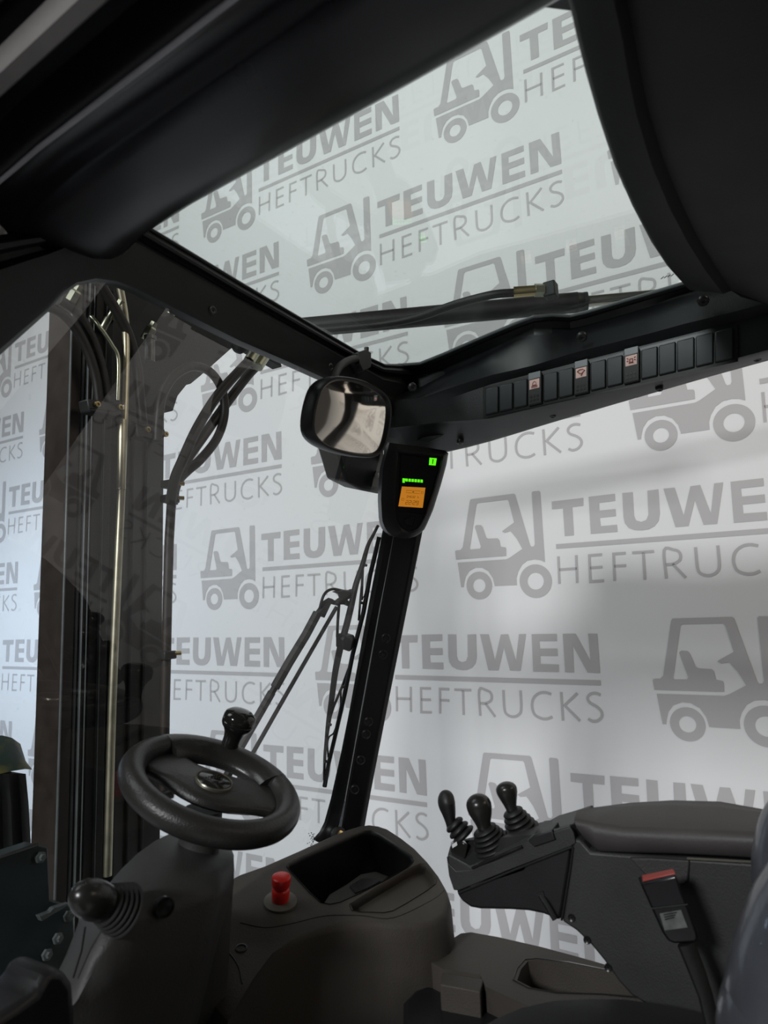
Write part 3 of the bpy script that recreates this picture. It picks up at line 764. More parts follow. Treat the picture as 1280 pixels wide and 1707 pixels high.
# black hoses sweeping into the clamp
for i, pts in enumerate((((60, 505), (100, 520), (128, 550), (148, 590), (160, 630), (166, 675)), ((100, 500), (128, 520), (152, 560), (166, 600), (175, 640), (180, 675)), ((165, 470), (195, 520), (215, 560), (228, 610), (232, 650), (238, 712)))):
    h = link('black_hose', tube(spline([mp(x, y, 1.29) for x, y in pts], 6), .0105 if i < 2 else .012, 12), M_HOSE)
    tag(h, ('outer black hydraulic hose curving across the mast top into the upper clamp', 'inner black hydraulic hose curving into the upper clamp beside the steel pipe', 'black hydraulic hose dropping behind the steel tube to the lower clamp')[i], 'hose', 'hoses at the mast top')
def clamp(px, lab, bolts, Y=1.275):
    c = mp(*px[0], Y)
    e = empty('hose_clamp', c, lab, 'clamp', 'hose clamps on the mast')
    link('clamp_body', prism([mp(x, y, Y) for x, y in px], (0, .035, 0)), M_RUB, e, bevel=.004)
    link('clamp_seam', prism([mp(px[0][0] + 4, (px[0][1] + px[-1][1]) / 2 + 3, Y - .0015), mp(px[1][0] - 4, (px[1][1] + px[2][1]) / 2 + 3, Y - .0015), mp(px[1][0] - 4, (px[1][1] + px[2][1]) / 2 + 5, Y - .0015), mp(px[0][0] + 4, (px[0][1] + px[-1][1]) / 2 + 5, Y - .0015)], (0, .004, 0)), M_SEAL, e)
    for x, y in bolts:
        link('brass_bolt', lathe([(.0065, 0), (.0065, .006), (.0035, .0062), (.003, .003), (.0005, .003)], mp(x, y, Y - .002), (0, -1, -.1), 12), M_BRASS, e, sharp=40)
clamp([(146, 664), (198, 672), (203, 690), (196, 696), (150, 686)], 'black block clamp with two brass bolts left of the silver tube', [(161, 674), (199, 679)])
clamp([(228, 704), (274, 713), (278, 724), (270, 736), (230, 728)], 'black block clamp with brass bolts right of the silver tube', [(245, 716), (275, 724)])
# hose loop and descending hoses at the right edge of the mast
lo = spline([mp(x, y, 1.22) for x, y in ((262, 735), (264, 700), (270, 660), (290, 627), (320, 611), (350, 620), (370, 650), (374, 690), (362, 730), (335, 765), (312, 785), (298, 800), (290, 820))], 8)
tag(link('looped_hose', tube(lo, .0112, 14), M_HOSE), 'dark grey hose bent into a large teardrop loop beside the mast', 'hose', 'hoses at the mast top')
for i, off in enumerate((0, 1)):
    pp = [(421 + 14 * off, 596 + 8 * off), (400 + 14 * off, 617 + 8 * off), (362 + 16 * off, 660 + 12 * off), (328 + 14 * off, 715 + 8 * off), (303 + 6 * off, 770), (291 + 3 * off, 800), (284 + 4 * off, 840)]
    h = empty('slanting_hose', mp(pp[0][0], pp[0][1], 1.18), ('left one of the two hoses slanting down from the header to the mast edge', 'right one of the two hoses slanting down from the header to the mast edge')[i], 'hose', 'hoses at the mast top')
    link('hose_body', tube(spline([mp(x, y, 1.18 + .045 * i + .03 * (k / 6)) for k, (x, y) in enumerate(pp)], 6), .0122, 12), M_HOSE, h)
    link('crimp_sleeve', tube([mp(pp[0][0] - 6, pp[0][1] + 7, 1.18), mp(pp[0][0] + 9, pp[0][1] - 16, 1.18)], .0155, 14), M_FIT, h)
bs = mp(398, 580, 1.17)
tag(link('round_head_stud', lathe([(.001, -.012), (.012, -.010), (.021, 0), (.022, .012), (.01, .02)], bs, (.3, -.1, 1), 20), M_RUB), 'round black rubber stop just under the header beam', 'rubber stop')
dh = [mp(x, y, 1.23) for x, y in ((287, 815), (282, 900), (279, 1000), (277, 1100), (275, 1180), (274, 1245), (273, 1330))]
vh = empty('vertical_hose', dh[0], 'straight dark hose running down the right edge of the mast', 'hose', 'hoses at the mast top')
link('hose_body', tube(dh, .0105, 12), M_MASTB, vh)
for y in (808, 832, 1092, 1325): 
    cc = mp(284 - (y - 800) * .022, y, 1.225)
    link('hose_bracket', box(cc, (.034, .03, .018)), M_RUB, vh, bevel=.003)
    link('bracket_bolt', lathe([(.005, 0), (.005, .014), (.001, .015)], cc + V(.012, -.012, .003), (1, -.5, 0), 8), M_BRASS, vh)

# load carriage plate at lower left
car = empty('load_carriage', mp(60, 1540, 1.2), 'dark bolted load carriage plate low down at the far left', 'carriage')
link('carriage_plate', prism([mp(x, y, 1.22) for x, y in ((-60, 1435), (0, 1428), (62, 1408), (80, 1412), (84, 1500), (122, 1510), (125, 1560), (100, 1620), (60, 1636), (0, 1640), (-60, 1650))], (0, .04, 0)), M_CARR, car, bevel=.003)
link('plate_lip', tube([mp(-60, 1438, 1.215), mp(0, 1430, 1.215), mp(62, 1409, 1.215)], .004, 8), M_SEAL, car)
link('slot_view', prism([mp(x, y, 1.20) for x, y in ((65, 1527), (84, 1520), (90, 1513), (116, 1505), (108, 1513), (84, 1527), (70, 1536))], (0, .012, 0)), M_MASTE, car, bevel=.001)  # grey piece added for the bright backdrop glimpsed through a slot
for x, y in ((66, 1429), (95, 1564), (77, 1591), (113, 1527)):
    link('hex_bolt', lathe([(.010, 0), (.010, .006), (.006, .007), (.005, .012), (.001, .012)], mp(x, y, 1.218), (0, -1, .1), 6), M_MASTE, car, sharp=30)
for x in (35, 51):
    pts = [mp(x, 1632, 1.22) + V(.007 * math.cos(k * .9), .007 * math.sin(k * .9), -.0006 * k) for k in range(90)]
    link('coil_spring', tube(pts, .002, 6), M_MASTE, car)

# folded tarpaulin cover at the far left
tc0 = mp(10, 1300, 1.5)
tarp = empty('tarpaulin_bundle', tc0, 'green and yellow tarpaulin hood over black folds at the far left edge', 'tarpaulin')
def tpn(x, y, Y=1.5): return at(x, y, Y=Y)
a = [tpn(x, y, 1.50) for x, y in ((-60, 1228), (-20, 1226), (5, 1226), (20, 1230), (34, 1240), (38, 1262))]
b = [tpn(x, y, 1.46) for x, y in ((-60, 1262), (-20, 1262), (5, 1262), (24, 1262), (38, 1268), (45, 1276))]
c = [tpn(x, y, 1.44) for x, y in ((-60, 1296), (-20, 1292), (0, 1290), (22, 1285), (42, 1282), (54, 1283))]
d = [tpn(x, y, 1.60) for x, y in ((-60, 1296), (-20, 1292), (0, 1290), (22, 1285), (42, 1282), (54, 1283))]
link('hood', grid([a, b, c, d], close=True), M_TARP, tarp, sharp=60)
a = [[tpn(x + 5 * math.sin(k), y, 1.47 + .012 * (k % 2)) for x, y in ((-50 + k * 11, 1290), (-50 + k * 11.6, 1340), (-50 + k * 12, 1400), (-50 + k * 12.2, 1440))] for k in range(9)]
a.append([p + V(0, .12, 0) for p in a[-1]]); a.append([p + V(0, .15, 0) for p in a[0]])
link('folds', grid(a, close=True), M_SEAL, tarp, sharp=60)

# ------------------------------------------------------------------ cylinder and hose above the roof glass
ca, cb = at(505, 546, Z=.80), at(975, 503, Z=.80)
cyl = empty('tilt_cylinder', ca, 'black hydraulic cylinder with chrome rod lying above the roof window', 'cylinder')
link('cylinder_body', tube([ca + (ca - cb) * .25, ca, ca.lerp(cb, .975), ca.lerp(cb, .977), cb], [.027, .0275, .0275, .026, .0245], 24), M_HOSE, cyl, sharp=40)
link('chrome_rod', tube([cb, cb + (cb - ca) * .6], .0155, 18), M_STEEL, cyl)
link('rod_seal', tube([cb - (cb - ca) * .004, cb + (cb - ca) * .008], .0255, 24), M_RUB, cyl)
def hz(x, y): return at(x, y, Z=.765)
hh = [hz(x, y) for x, y in ((470, 556), (560, 548), (640, 540), (700, 528), (757, 508), (804, 495), (830, 490), (858, 488))]
rh = empty('roof_hose', hh[-1], 'black hose with zinc crimp and nut over the roof window cylinder', 'hose', 'hoses at the mast top')
link('hose_body', tube(spline(hh, 6), .0105, 14), M_HOSE, rh)
link('crimp_sleeve', tube([hz(856, 487), hz(893, 484)], [.0135, .0125, .0135, .0125, .0135, .013], 12), M_BRASS, rh)
link('hex_nut', tube([hz(891, 484), hz(906, 484)], .0165, 6), M_FIT, rh, sharp=20)
link('elbow_block', box(hz(918, 484), (.032, .030, .038)), M_MAST, rh, bevel=.003)

# ------------------------------------------------------------------ steering wheel
SC = V(.764, .772, -.248)
sn = V(.062, -.408, .911).normalized()
sx = V(0, 1, 0).cross(sn).normalized(); sy = sn.cross(sx)
Rm = Matrix((sx, sy, sn)).transposed() @ Matrix.Rotation(math.radians(37), 3, 'Z')   # local +x points at the spinner knob
sw = empty('steering_wheel', SC, 'black two-spoke steering wheel with a spinner knob', 'steering wheel', rot=Rm)
RR, rt = .1165, .0185
rim = [(RR * math.cos(t), RR * math.sin(t), 0) for t in np.linspace(0, 2 * math.pi, 72, endpoint=False)]
link('rim', tube(rim, rt, 20, closed=True), M_WHEEL, sw, local=True)
half = [(.043, 0), (.0445, .02), (.050, .036), (.058, .047), (.066, .056), (.078, .074), (.074, .086), (.052, .102), (.028, .110), (.004, .110), (-.011, .102), (-.014, .090), (-.019, .075), (-.031, .056), (-.043, .036), (-.050, .018), (-.052, 0)]
poly = half + [(a, -b) for a, b in half[-2:0:-1]]
def dome(x, y):
    r = math.hypot(x, y); return .007 * max(0, 1 - (r / .07) ** 2)
bm = bmesh.new()
NR = 6; rows_t, rows_b = [], []
for k in range(NR + 1):
    f = [1.0, .965, .88, .7, .5, .28, .0][k]
    e = [-.008, -.002, .001, .0015, .002, .0025, .003][k]
    rows_t.append([V(x * f - .004 * (1 - f), y * f, e + dome(x * f, y * f)) for x, y in poly] if f else None)
top = [[bm.verts.new(p) for p in r] for r in rows_t[:-1]]
ct = bm.verts.new(V(-.004, 0, .004 + dome(0, 0)))
nP = len(poly)
for a, b in zip(top, top[1:]):
    for i in range(nP): bm.faces.new((a[i], a[(i + 1) % nP], b[(i + 1) % nP], b[i]))
for i in range(nP): bm.faces.new((top[-1][i], top[-1][(i + 1) % nP], ct))
bt_ = [bm.verts.new(V(x * .80, y * .97, -.013)) for x, y in poly]
for i in range(nP): bm.faces.new((top[0][i], top[0][(i + 1) % nP], bt_[(i + 1) % nP], bt_[i]))
bm.faces.new(bt_)
link('hub_spokes', bm, M_WHEEL, sw, local=True, sharp=60)
# broad pad between the spokes, carrying the knob
lines = []
angs = np.radians(np.linspace(-53, 53, 25))
for r, z in ((.086, -.012), (.0815, -.004), (.0825, .002), (.090, .0095), (.104, .0165), (.1165, .0190), (.127, .0158), (.120, .004), (.1, -.012)):
    lines.append([V(r * math.cos(t), r * math.sin(t), z) for t in angs])
link('knob_pad', grid(lines, close=True), M_WHEELS, sw, local=True, sharp=60)
hb = V(.0, .0, .0)
link('badge_ring', lathe([(.0275, .001), (.0285, .0105), (.0270, .0125), (.0255, .0120), (.0250, .0095), (.001, .009)], (-.002, .0, 0), (0, 0, 1), 36), M_RING, sw, local=True, sharp=50)
link('hub_badge', lathe([(.0245, .007), (.0245, .0115), (.0235, .0125), (.001, .0133)], (-.002, .0, 0), (0, 0, 1), 36), M_GLOSS, sw, local=True, sharp=50)
bm = bmesh.new()
for k in range(5):
    for q in range(2):
        p = Matrix.Rotation(math.radians(-37), 3, 'Z') @ V(-.011 + .0055 * k, .008 - .003 * q - (.0 if q == 0 else .002), .0135)
        add_box(bm, p + V(-.002, 0, 0), (.0035, .0012, .0006), Matrix.Rotation(math.radians(-20), 3, 'Z'))
link('badge_mark', bm, M_GREY, sw, local=True)
kb = V(.1165, 0, .012)
kn = link('spinner_knob', lathe([(.0145, 0), (.0140, .010), (.0145, .018), (.0165, .026), (.0205, .033), (.0245, .037), (.0262, .041), (.0266, .0445), (.0259, .0455), (.0266, .047), (.0264, .053), (.0248, .058), (.019, .0625), (.009, .0645), (.0004, .065)], kb, (0, 0, 1), 36), M_GLOSS, sw, local=True, sharp=35)

# ------------------------------------------------------------------ steering column
YR, YF = .70, .86
Bp = [(86, 1640), (112, 1590), (132, 1534), (172, 1484), (202, 1449), (230, 1422), (258, 1402), (290, 1386), (330, 1388), (365, 1396), (383, 1409), (390, 1428)]
Cp = [(92, 1690), (122, 1650), (150, 1588), (190, 1528), (222, 1508), (250, 1499), (276, 1492), (303, 1484), (338, 1471), (362, 1461), (378, 1449), (389, 1436)]
Dp = [(70, 1760), (100, 1760), (140, 1760), (185, 1760), (210, 1760), (235, 1760), (255, 1760), (270, 1760), (290, 1760), (300, 1760), (308, 1760), (316, 1760)]
YBs = list(np.interp(range(12), [0, 4, 9, 11], [.78, .84, .86, .80]))
YCs = list(np.interp(range(12), [0, 3, 9, 11], [.72, .70, .70, .745]))
Bl = [at(x, y, Y=v) for (x, y), v in zip(Bp, YBs)]
Cl = [at(x, y, Y=v) for (x, y), v in zip(Cp, YCs)]
Dl = [at(x, y, Y=v + .0) for (x, y), v in zip(Dp, YCs)]
mid = [a.lerp(b, .5) + V(0, 0, .006) for a, b in zip(Bl, Cl)]
El = [c.lerp(d, .12) + V(0, -.010, 0) for c, d in zip(Cl, Dl)]
Fl = [c.lerp(d, .5) + V(0, -.004, 0) for c, d in zip(Cl, Dl)]
lines = [[p + V(0, .05, -.5) for p in Bl], [p + V(0, .012, -.03) for p in Bl], [p + V(0, .002, -.004) for p in Bl], Bl, mid, [a.lerp(b, .9) + V(0, 0, .003) for a, b in zip(Bl, Cl)], [c.lerp(e, .4) + V(0, -.001, 0) for c, e in zip(Cl, El)], El, Fl, Dl, [V(p.x, p.y, -1.2) for p in Dl], [V(p.x, p.y + .12, -1.2) for p in Dl]]
colm = empty('steering_column', (SC.x, .80, -1.2), 'dark plastic steering column shroud below the wheel', 'steering column')
link('shroud', grid(lines, close=True), M_GREY, colm, sharp=50)
nb = SC - sn * .035
ax = (at(323, 1462, Y=.80) - nb)
link('column_neck', tube([nb + ax * .0, nb + ax * .3, nb + ax * .32, nb + ax * .6, nb + ax * .98], [.027, .0285, .0275, .030, .037], 28), M_GREY, colm, sharp=40)
link('neck_collar', tube([nb + ax * .84, nb + ax * .99], [.040, .044], 28), M_SEAL, colm)
link('shroud_seam', tube(spline([mid[3].lerp(Cl[3], .3), at(262, 1467, Y=.755), at(283, 1448, Y=.78)], 6), .0009, 6), M_SEAL, colm)
link('shroud_seam', tube([at(142, 1545, Y=.712), at(136, 1585, Y=.712), at(122, 1630, Y=.715)], .0012, 6), M_SEAL, colm)
c = at(274, 1512, Y=.686)
link('screw_recess', lathe([(.0115, -.004), (.0113, .0030), (.0100, .0032), (.0085, .001), (.0005, -.001)], c, (-.35, -1, .1), 24), M_SEAL, colm)
# dark moulding below the column at the lower left
lm = [at(x, y, Y=.62) for x, y in ((-80, 1740), (-10, 1700), (30, 1676), (60, 1655), (75, 1628), (88, 1615), (110, 1618), (124, 1640), (128, 1690), (130, 1800), (-80, 1800))]
lo_ = link('footwell_cover', prism(lm, (0, .06, 0)), M_BLACK, bevel=.010, seg=3)
tag(lo_, 'black moulded footwell cover corner left of the steering column', 'cover')

# direction lever with gaiter
k0 = at(196, 1514, Y=.70); k1 = at(140, 1494, Y=.70)
kd = (k1 - k0).normalized(); 
dl = empty('direction_lever', k0, 'black rounded direction lever knob left of the steering column', 'lever')
gp = []
for i in range(5):
    r = .0275 - .0018 * i; h = -.010 + .0060 * i
    gp += [(r, h), (r + .0018, h + .002), (r + .0005, h + .0042), (r - .0028, h + .0052)]
link('gaiter', lathe(gp + [(.012, .032)], k0, kd, 28), M_RUB, dl, sharp=70)
LL = (k1 - k0).length
link('knob', lathe([(.010, .016), (.0175, .018), (.0195, .024), (.0205, .034), (.0200, .044), (.0178, .053), (.0130, .061), (.007, .0655), (.0004, .067)], k0, kd, 28), M_KNOB, dl, sharp=60)

# ------------------------------------------------------------------ side console with storage bin
PT0, PTN = V(1.1, .78, -.46), V(-.15, -.2, 1).normalized()
def ct_(x, y, o=0.0): return at(x, y, pl=(PT0 + PTN * o, PTN))
outp = [(336, 1650), (338, 1570), (352, 1510), (374, 1471), (400, 1457), (440, 1443), (495, 1419), (550, 1394), (580, 1382), (600, 1376), (615, 1374), (630, 1376), (645, 1381), (668, 1396), (690, 1413), (712, 1436), (730, 1459), (742, 1480), (748, 1500), (740, 1522),
        (722, 1535), (690, 1540), (640, 1538), (600, 1537), (560, 1543), (520, 1553), (480, 1570), (450, 1592), (415, 1640), (380, 1700)]
binp = [(480, 1440), (500, 1430), (540, 1412), (580, 1395), (605, 1386), (618, 1385), (632, 1390), (660, 1408), (686, 1427), (690, 1436), (682, 1445), (650, 1464), (600, 1490), (566, 1505), (550, 1508), (534, 1505), (515, 1488), (482, 1452), (477, 1445)]
trayp = [(582, 1508), (600, 1497), (640, 1472), (680, 1449), (700, 1440), (712, 1441), (722, 1452), (728, 1464), (726, 1474), (712, 1485), (680, 1505), (655, 1519), (640, 1522), (600, 1521), (586, 1518)]
cons = empty('side_console', (1.05, .72, -1.2), 'dark brown-grey side console with storage bin, right of the steering column', 'console')
bm = bmesh.new()
def loop_in(pts):
    vs_ = [bm.verts.new(p) for p in pts]
    return vs_, [bm.edges.new((vs_[i], vs_[(i + 1) % len(vs_)])) for i in range(len(vs_))]
top_in = [ct_(x, y) for x, y in outp]
cc = sum(top_in, Vector()) / len(top_in)
ins = [p + (cc - p).normalized() * .006 for p in top_in]
ov, oe = loop_in(ins); bv, be = loop_in([ct_(x, y) for x, y in binp]); tv, te = loop_in([ct_(x, y) for x, y in trayp])
bmesh.ops.triangle_fill(bm, use_beauty=True, use_dissolve=False, edges=oe + be + te, normal=PTN)
levels = [(1.0, -.002, 0), (1.0, -.009, .0035), (1.0, -.03, .005), (1.0, -.12, .010), (1, -.28, .02), (1, -.70, .02)]
prev = ov
for _, h, ex in levels:
    cur = [bm.verts.new(p - (cc - p).normalized() * ex + V(0, 0, h)) for p in top_in]
    for i in range(len(cur)): bm.faces.new((prev[i], prev[(i + 1) % len(cur)], cur[(i + 1) % len(cur)], cur[i]))
    prev = cur
bm.faces.new(prev)
link('console_body', bm, M_CONS, cons, sharp=40)
def well(name, pts, depth, fl, mat, taper=.93):
    P0 = [ct_(x, y) for x, y in pts]; c_ = sum(P0, Vector()) / len(P0); n = len(P0)
    b = bmesh.new()
    rows_ = [[p + PTN * .0015 for p in P0], [p + (c_ - p).normalized() * .0035 + PTN * -.001 for p in P0], [p + (c_ - p).normalized() * .0045 + PTN * -.008 for p in P0], [c_ + (p - c_) * taper - PTN * depth for p in P0]]
    rows_ = [[b.verts.new(p) for p in r_] for r_ in rows_]
    for u_, v_ in zip(rows_, rows_[1:]):
        for i in range(n): b.faces.new((u_[i], u_[(i + 1) % n], v_[(i + 1) % n], v_[i]))
    b.faces.new(rows_[-1])
    return link(name, b, mat, cons, sharp=50)
well('storage_bin', binp, .11, None, M_BLACK)
well('pen_tray', trayp, .015, None, M_CONS)
# cup holder moulding inside the bin
q0 = ct_(588, 1497, -.045)
ch = link('cup_holder', prism([ct_(x, y, -.06) for x, y in ((535, 1520), (548, 1500), (575, 1484), (600, 1466), (625, 1461), (650, 1470), (628, 1490), (592, 1512), (560, 1528))], PTN * .012), M_GREY, cons, bevel=.004)
link('holder_slot', prism([ct_(x, y, -.0475) for x, y in ((583, 1478), (603, 1466), (622, 1465), (634, 1470), (612, 1482), (592, 1490))], PTN * .002), M_SEAL, cons)
c = ct_(402, 1581, .0); 
link('screw_cap', lathe([(.0092, -.004), (.0090, .0012), (.0075, .0015), (.007, -.001), (.0015, -.001), (.001, .0005)], c, PTN, 24), M_BOLT, cons)
link('body_seam', tube(spline([ct_(348, 1560, .0005), ct_(372, 1578, .0005), ct_(395, 1606, .0005), ct_(404, 1640, .0005)], 6), .0008, 6), M_SEAL, cons)
link('body_seam', tube(spline([ct_(400, 1538, .0003), ct_(440, 1546, .0003), ct_(480, 1541, .0003), ct_(540, 1527, .0003), ct_(600, 1526, .0003), ct_(655, 1530, .0003), ct_(720, 1500, .0003), ct_(740, 1484, .0003)], 6), .0006, 6), M_SEAL, cons)
eb = ct_(467, 1505)
es = empty('emergency_stop', eb, 'bright red push button on a grey disc, on the side console', 'button')
link('base_disc', lathe([(.028, -.003), (.0275, .004), (.024, .0055), (.013, .006), (.001, .006)], eb, PTN, 32), M_DISC, es)
link('button_shaft', lathe([(.0135, .004), (.0145, .006), (.0148, .022), (.0140, .024), (.012, .026), (.001, .026)], eb, PTN, 28), M_RED, es)
link('button_cap', lathe([(.0118, .024), (.0122, .028), (.0148, .031), (.0158, .034), (.0160, .042), (.0152, .0455), (.013, .047), (.001, .0475)], eb, PTN, 28), M_RED, es)

# ------------------------------------------------------------------ cab sill ledge at the right
def gp_(x, y, Z): return at(x, y, Z=Z)
ledge = empty('sill_ledge', (1.2, .45, -1.2), 'dark moulded sill ledge with a recess below the armrest', 'ledge')
tp_ = [gp_(x, y, -.565) for x, y in ((752, 1566), (768, 1556), (785, 1554), (830, 1562), (900, 1578), (960, 1594), (1030, 1614), (1110, 1640), (1200, 1660), (1200, 1700), (1080, 1690), (980, 1700), (930, 1700), (810, 1645), (800, 1625), (736, 1614), (712, 1600))]
hol = [gp_(x, y, -.565) for x, y in ((868, 1616), (880, 1602), (900, 1600), (950, 1606), (1010, 1618), (1070, 1634), (1100, 1650), (1090, 1664), (1000, 1656), (930, 1654), (885, 1646), (862, 1634))]
bm = bmesh.new(); ov, oe = loop_in(tp_); hv, he = loop_in(hol)
bmesh.ops.triangle_fill(bm, use_beauty=True, use_dissolve=False, edges=oe + he, normal=V(0, 0, 1))
cu = [bm.verts.new(V(p.x, p.y, -1.2)) for p in tp_]
for i in range(len(tp_)): bm.faces.new((ov[i], ov[(i + 1) % len(tp_)], cu[(i + 1) % len(tp_)], cu[i]))
ch_ = sum(hol, Vector()) / len(hol)
hb_ = [bm.verts.new(ch_.lerp(p, .88) + V(0, 0, -.10)) for p in hol]
for i in range(len(hol)): bm.faces.new((hv[i], hv[(i + 1) % len(hol)], hb_[(i + 1) % len(hol)], hb_[i]))
bm.faces.new(hb_)
link('ledge_body', bm, M_CONS, ledge, sharp=40)
link('recess_rim', tube([p + V(0, 0, .0005) for p in [ch_ + (h_ - ch_) * 1.07 for h_ in hol]], .001, 6, closed=True), M_SEAL, ledge)
lt = [at(x, y, Z=-.560) for x, y in ((737, 1616), (806, 1627), (800, 1648), (733, 1636))]
link('latch_box', prism([p + V(0, 0, -.004) for p in lt], (0, 0, -.05)), M_CONS, ledge, bevel=.002)
fr = [gp_(x, y, -.60) for x, y in ((672, 1668), (690, 1650), (712, 1640), (733, 1650), (800, 1664), (840, 1680), (960, 1690), (900, 1740), (700, 1780), (672, 1740))]
link('lower_cover', prism(fr, (0, 0, -.4)), M_BLACK, ledge, bevel=.008, seg=3)

# ------------------------------------------------------------------ armrest console
XA = 1.02
arm_e = empty('armrest_console', (1.10, .2, -.75), 'charcoal armrest console with levers at its tip', 'armrest')
def ap(x, y, X=XA): return at(x, y, X=X)
# lower body (large side panel)
bod = [(862, 1405), (950, 1396), (968, 1400), (985, 1420), (1040, 1424), (1280, 1440), (1420, 1450), (1420, 1760), (1200, 1712), (1120, 1690), (1078, 1676), (1052, 1660), (1030, 1636), (1008, 1604), (985, 1576), (960, 1552), (936, 1536), (940, 1510), (950, 1440), (953, 1408)]
link('side_panel', prism([ap(x, y) for x, y in bod], (.12, 0, 0)), M_ARM, arm_e, bevel=.004)
uf = [(760, 1482), (790, 1468), (850, 1444), (952, 1405), (949, 1440), (938, 1512), (933, 1535), (905, 1524), (880, 1519), (850, 1517), (800, 1516), (784, 1513), (770, 1503), (762, 1492)]
link('tip_underside', prism([ap(x, y, XA + .002) for x, y in uf], (.115, 0, 0)), M_BLACK, arm_e, bevel=.006, seg=3)
uf = [(743, 1425), (744, 1412), (750, 1404), (768, 1402), (800, 1398), (840, 1390), (880, 1378), (930, 1370), (948, 1372), (956, 1388), (960, 1405), (952, 1411), (850, 1450), (764, 1485), (756, 1484), (748, 1460)]
uq = [(744, 1428), (748, 1440), (760, 1452), (784, 1450), (870, 1419), (875, 1404), (890, 1396), (925, 1386), (950, 1378), (956, 1388), (960, 1405), (952, 1411), (850, 1450), (764, 1485), (756, 1484), (748, 1460)]
link('tip_module', prism([ap(x, y, XA - .002) for x, y in uq], (.12, 0, 0)), M_ARM, arm_e, bevel=.004, seg=3)
# sloping top deck of the tip, seen from above
dk = [at(746, 1424, X=XA), at(784, 1446, X=XA), at(870, 1416, X=XA), at(888, 1394, X=XA), at(950, 1374, X=XA), at(985, 1368, X=1.06), at(985, 1352, X=1.12), at(930, 1364, X=1.12), at(880, 1378, X=1.12), at(830, 1390, X=1.11), at(782, 1398, X=1.09), at(752, 1402, X=1.06)]
link('tip_deck', prism(dk, (0, 0, -.03)), M_ARM, arm_e, bevel=.002)
link('deck_trim', tube([at(787, 1447, X=XA - .003), at(870, 1411, X=XA - .003)], .0022, 8), M_GLOSS, arm_e)
link('module_groove', tube([ap(764, 1489, XA - .001), ap(850, 1453, XA - .001), ap(954, 1412, XA - .001)], .0016, 6), M_SEAL, arm_e)
link('panel_seam', tube([ap(955, 1412, XA - .001), ap(950, 1450, XA - .001), ap(936, 1534, XA - .001)], .0016, 6), M_SEAL, arm_e)
link('release_latch', prism([at(x, y, X=XA - .006) for x, y in ((880, 1402), (888, 1395), (920, 1384), (924, 1398), (926, 1400), (890, 1412))], (.03, 0, .004)), M_BLACK, arm_e, bevel=.002)
link('support_rib', tube([ap(902, 1492, XA + .004), ap(912, 1508, XA), ap(926, 1532, XA)], .005, 10), M_BLACK, arm_e)
link('rib_pocket', prism([ap(x, y, XA + .0005) for x, y in ((894, 1490), (905, 1486), (910, 1502), (902, 1505))], (.004, 0, 0)), M_SEAL, arm_e)
for x, y in ((953, 1530), (979, 1567), (1014, 1613)):
    link('fixing_hole', lathe([(.0055, 0), (.0052, .0016), (.004, .0008), (.001, .0)], ap(x, y, XA), (-1, 0, 0), 16), M_SEAL, arm_e)
# pad: dark side band and rounded top surface
bandT = [(957, 1368), (990, 1376), (1040, 1384), (1120, 1388), (1200, 1391), (1290, 1395), (1400, 1400)]
bandB = [(975, 1404), (996, 1422), (1040, 1424), (1120, 1426), (1200, 1430), (1290, 1436), (1400, 1440)]
topF = [(970, 1362), (1000, 1345), (1050, 1338), (1120, 1334), (1200, 1336), (1290, 1352), (1400, 1380)]
bt1 = [ap(x, y, XA - .015) for x, y in bandT]
bb1 = [ap(x, y, XA - .012) for x, y in bandB]
tf1 = [at(x, y, X=1.15 if i else 1.07) for i, (x, y) in enumerate(topF)]
md = [a.lerp(b, .5) + V(0, 0, .012) for a, b in zip(bt1, tf1)]
lines = [[p + V(.13, 0, 0) for p in bb1], [p + V(.01, 0, -.001) for p in bb1], [p + V(.001, 0, .004) for p in bb1], [a.lerp(b, .3) + V(-.004, 0, 0) for a, b in zip(bt1, bb1)], bt1, [a.lerp(b, .06) + V(0, 0, .0035) for a, b in zip(bt1, tf1)], md, tf1, [p + V(.02, 0, -.03) for p in tf1]]
link('armrest_pad', grid(lines, close=True), M_PAD, arm_e, sharp=60)
link('under_rail', tube([ap(1145, 1431, XA - .004), ap(1256, 1437, XA - .004)], .0016, 6), M_DISC, arm_e)
pk = [ap(x, y, XA + .001) for x, y in ((1050, 1428), (1085, 1428), (1150, 1432), (1148, 1466), (1140, 1474), (1082, 1462))]
link('arm_bracket', prism(pk, (-.006, 0, 0)), M_GREY, arm_e, bevel=.002)
# rocker switch on the tip
rs = [at(x, y, X=1.03) for x, y in ((752, 1408), (764, 1400), (780, 1408), (776, 1430), (764, 1442), (751, 1436))]
rk = link('tip_rocker', prism(rs, V(.022, .012, -.004)), M_GLOSS, arm_e, bevel=.002)
link('rocker_mark', prism([at(x, y, X=1.0285) for x, y in ((753, 1408), (761, 1403), (762, 1409), (754, 1414))], (.001, 0, 0)), M_WHITE, rk)

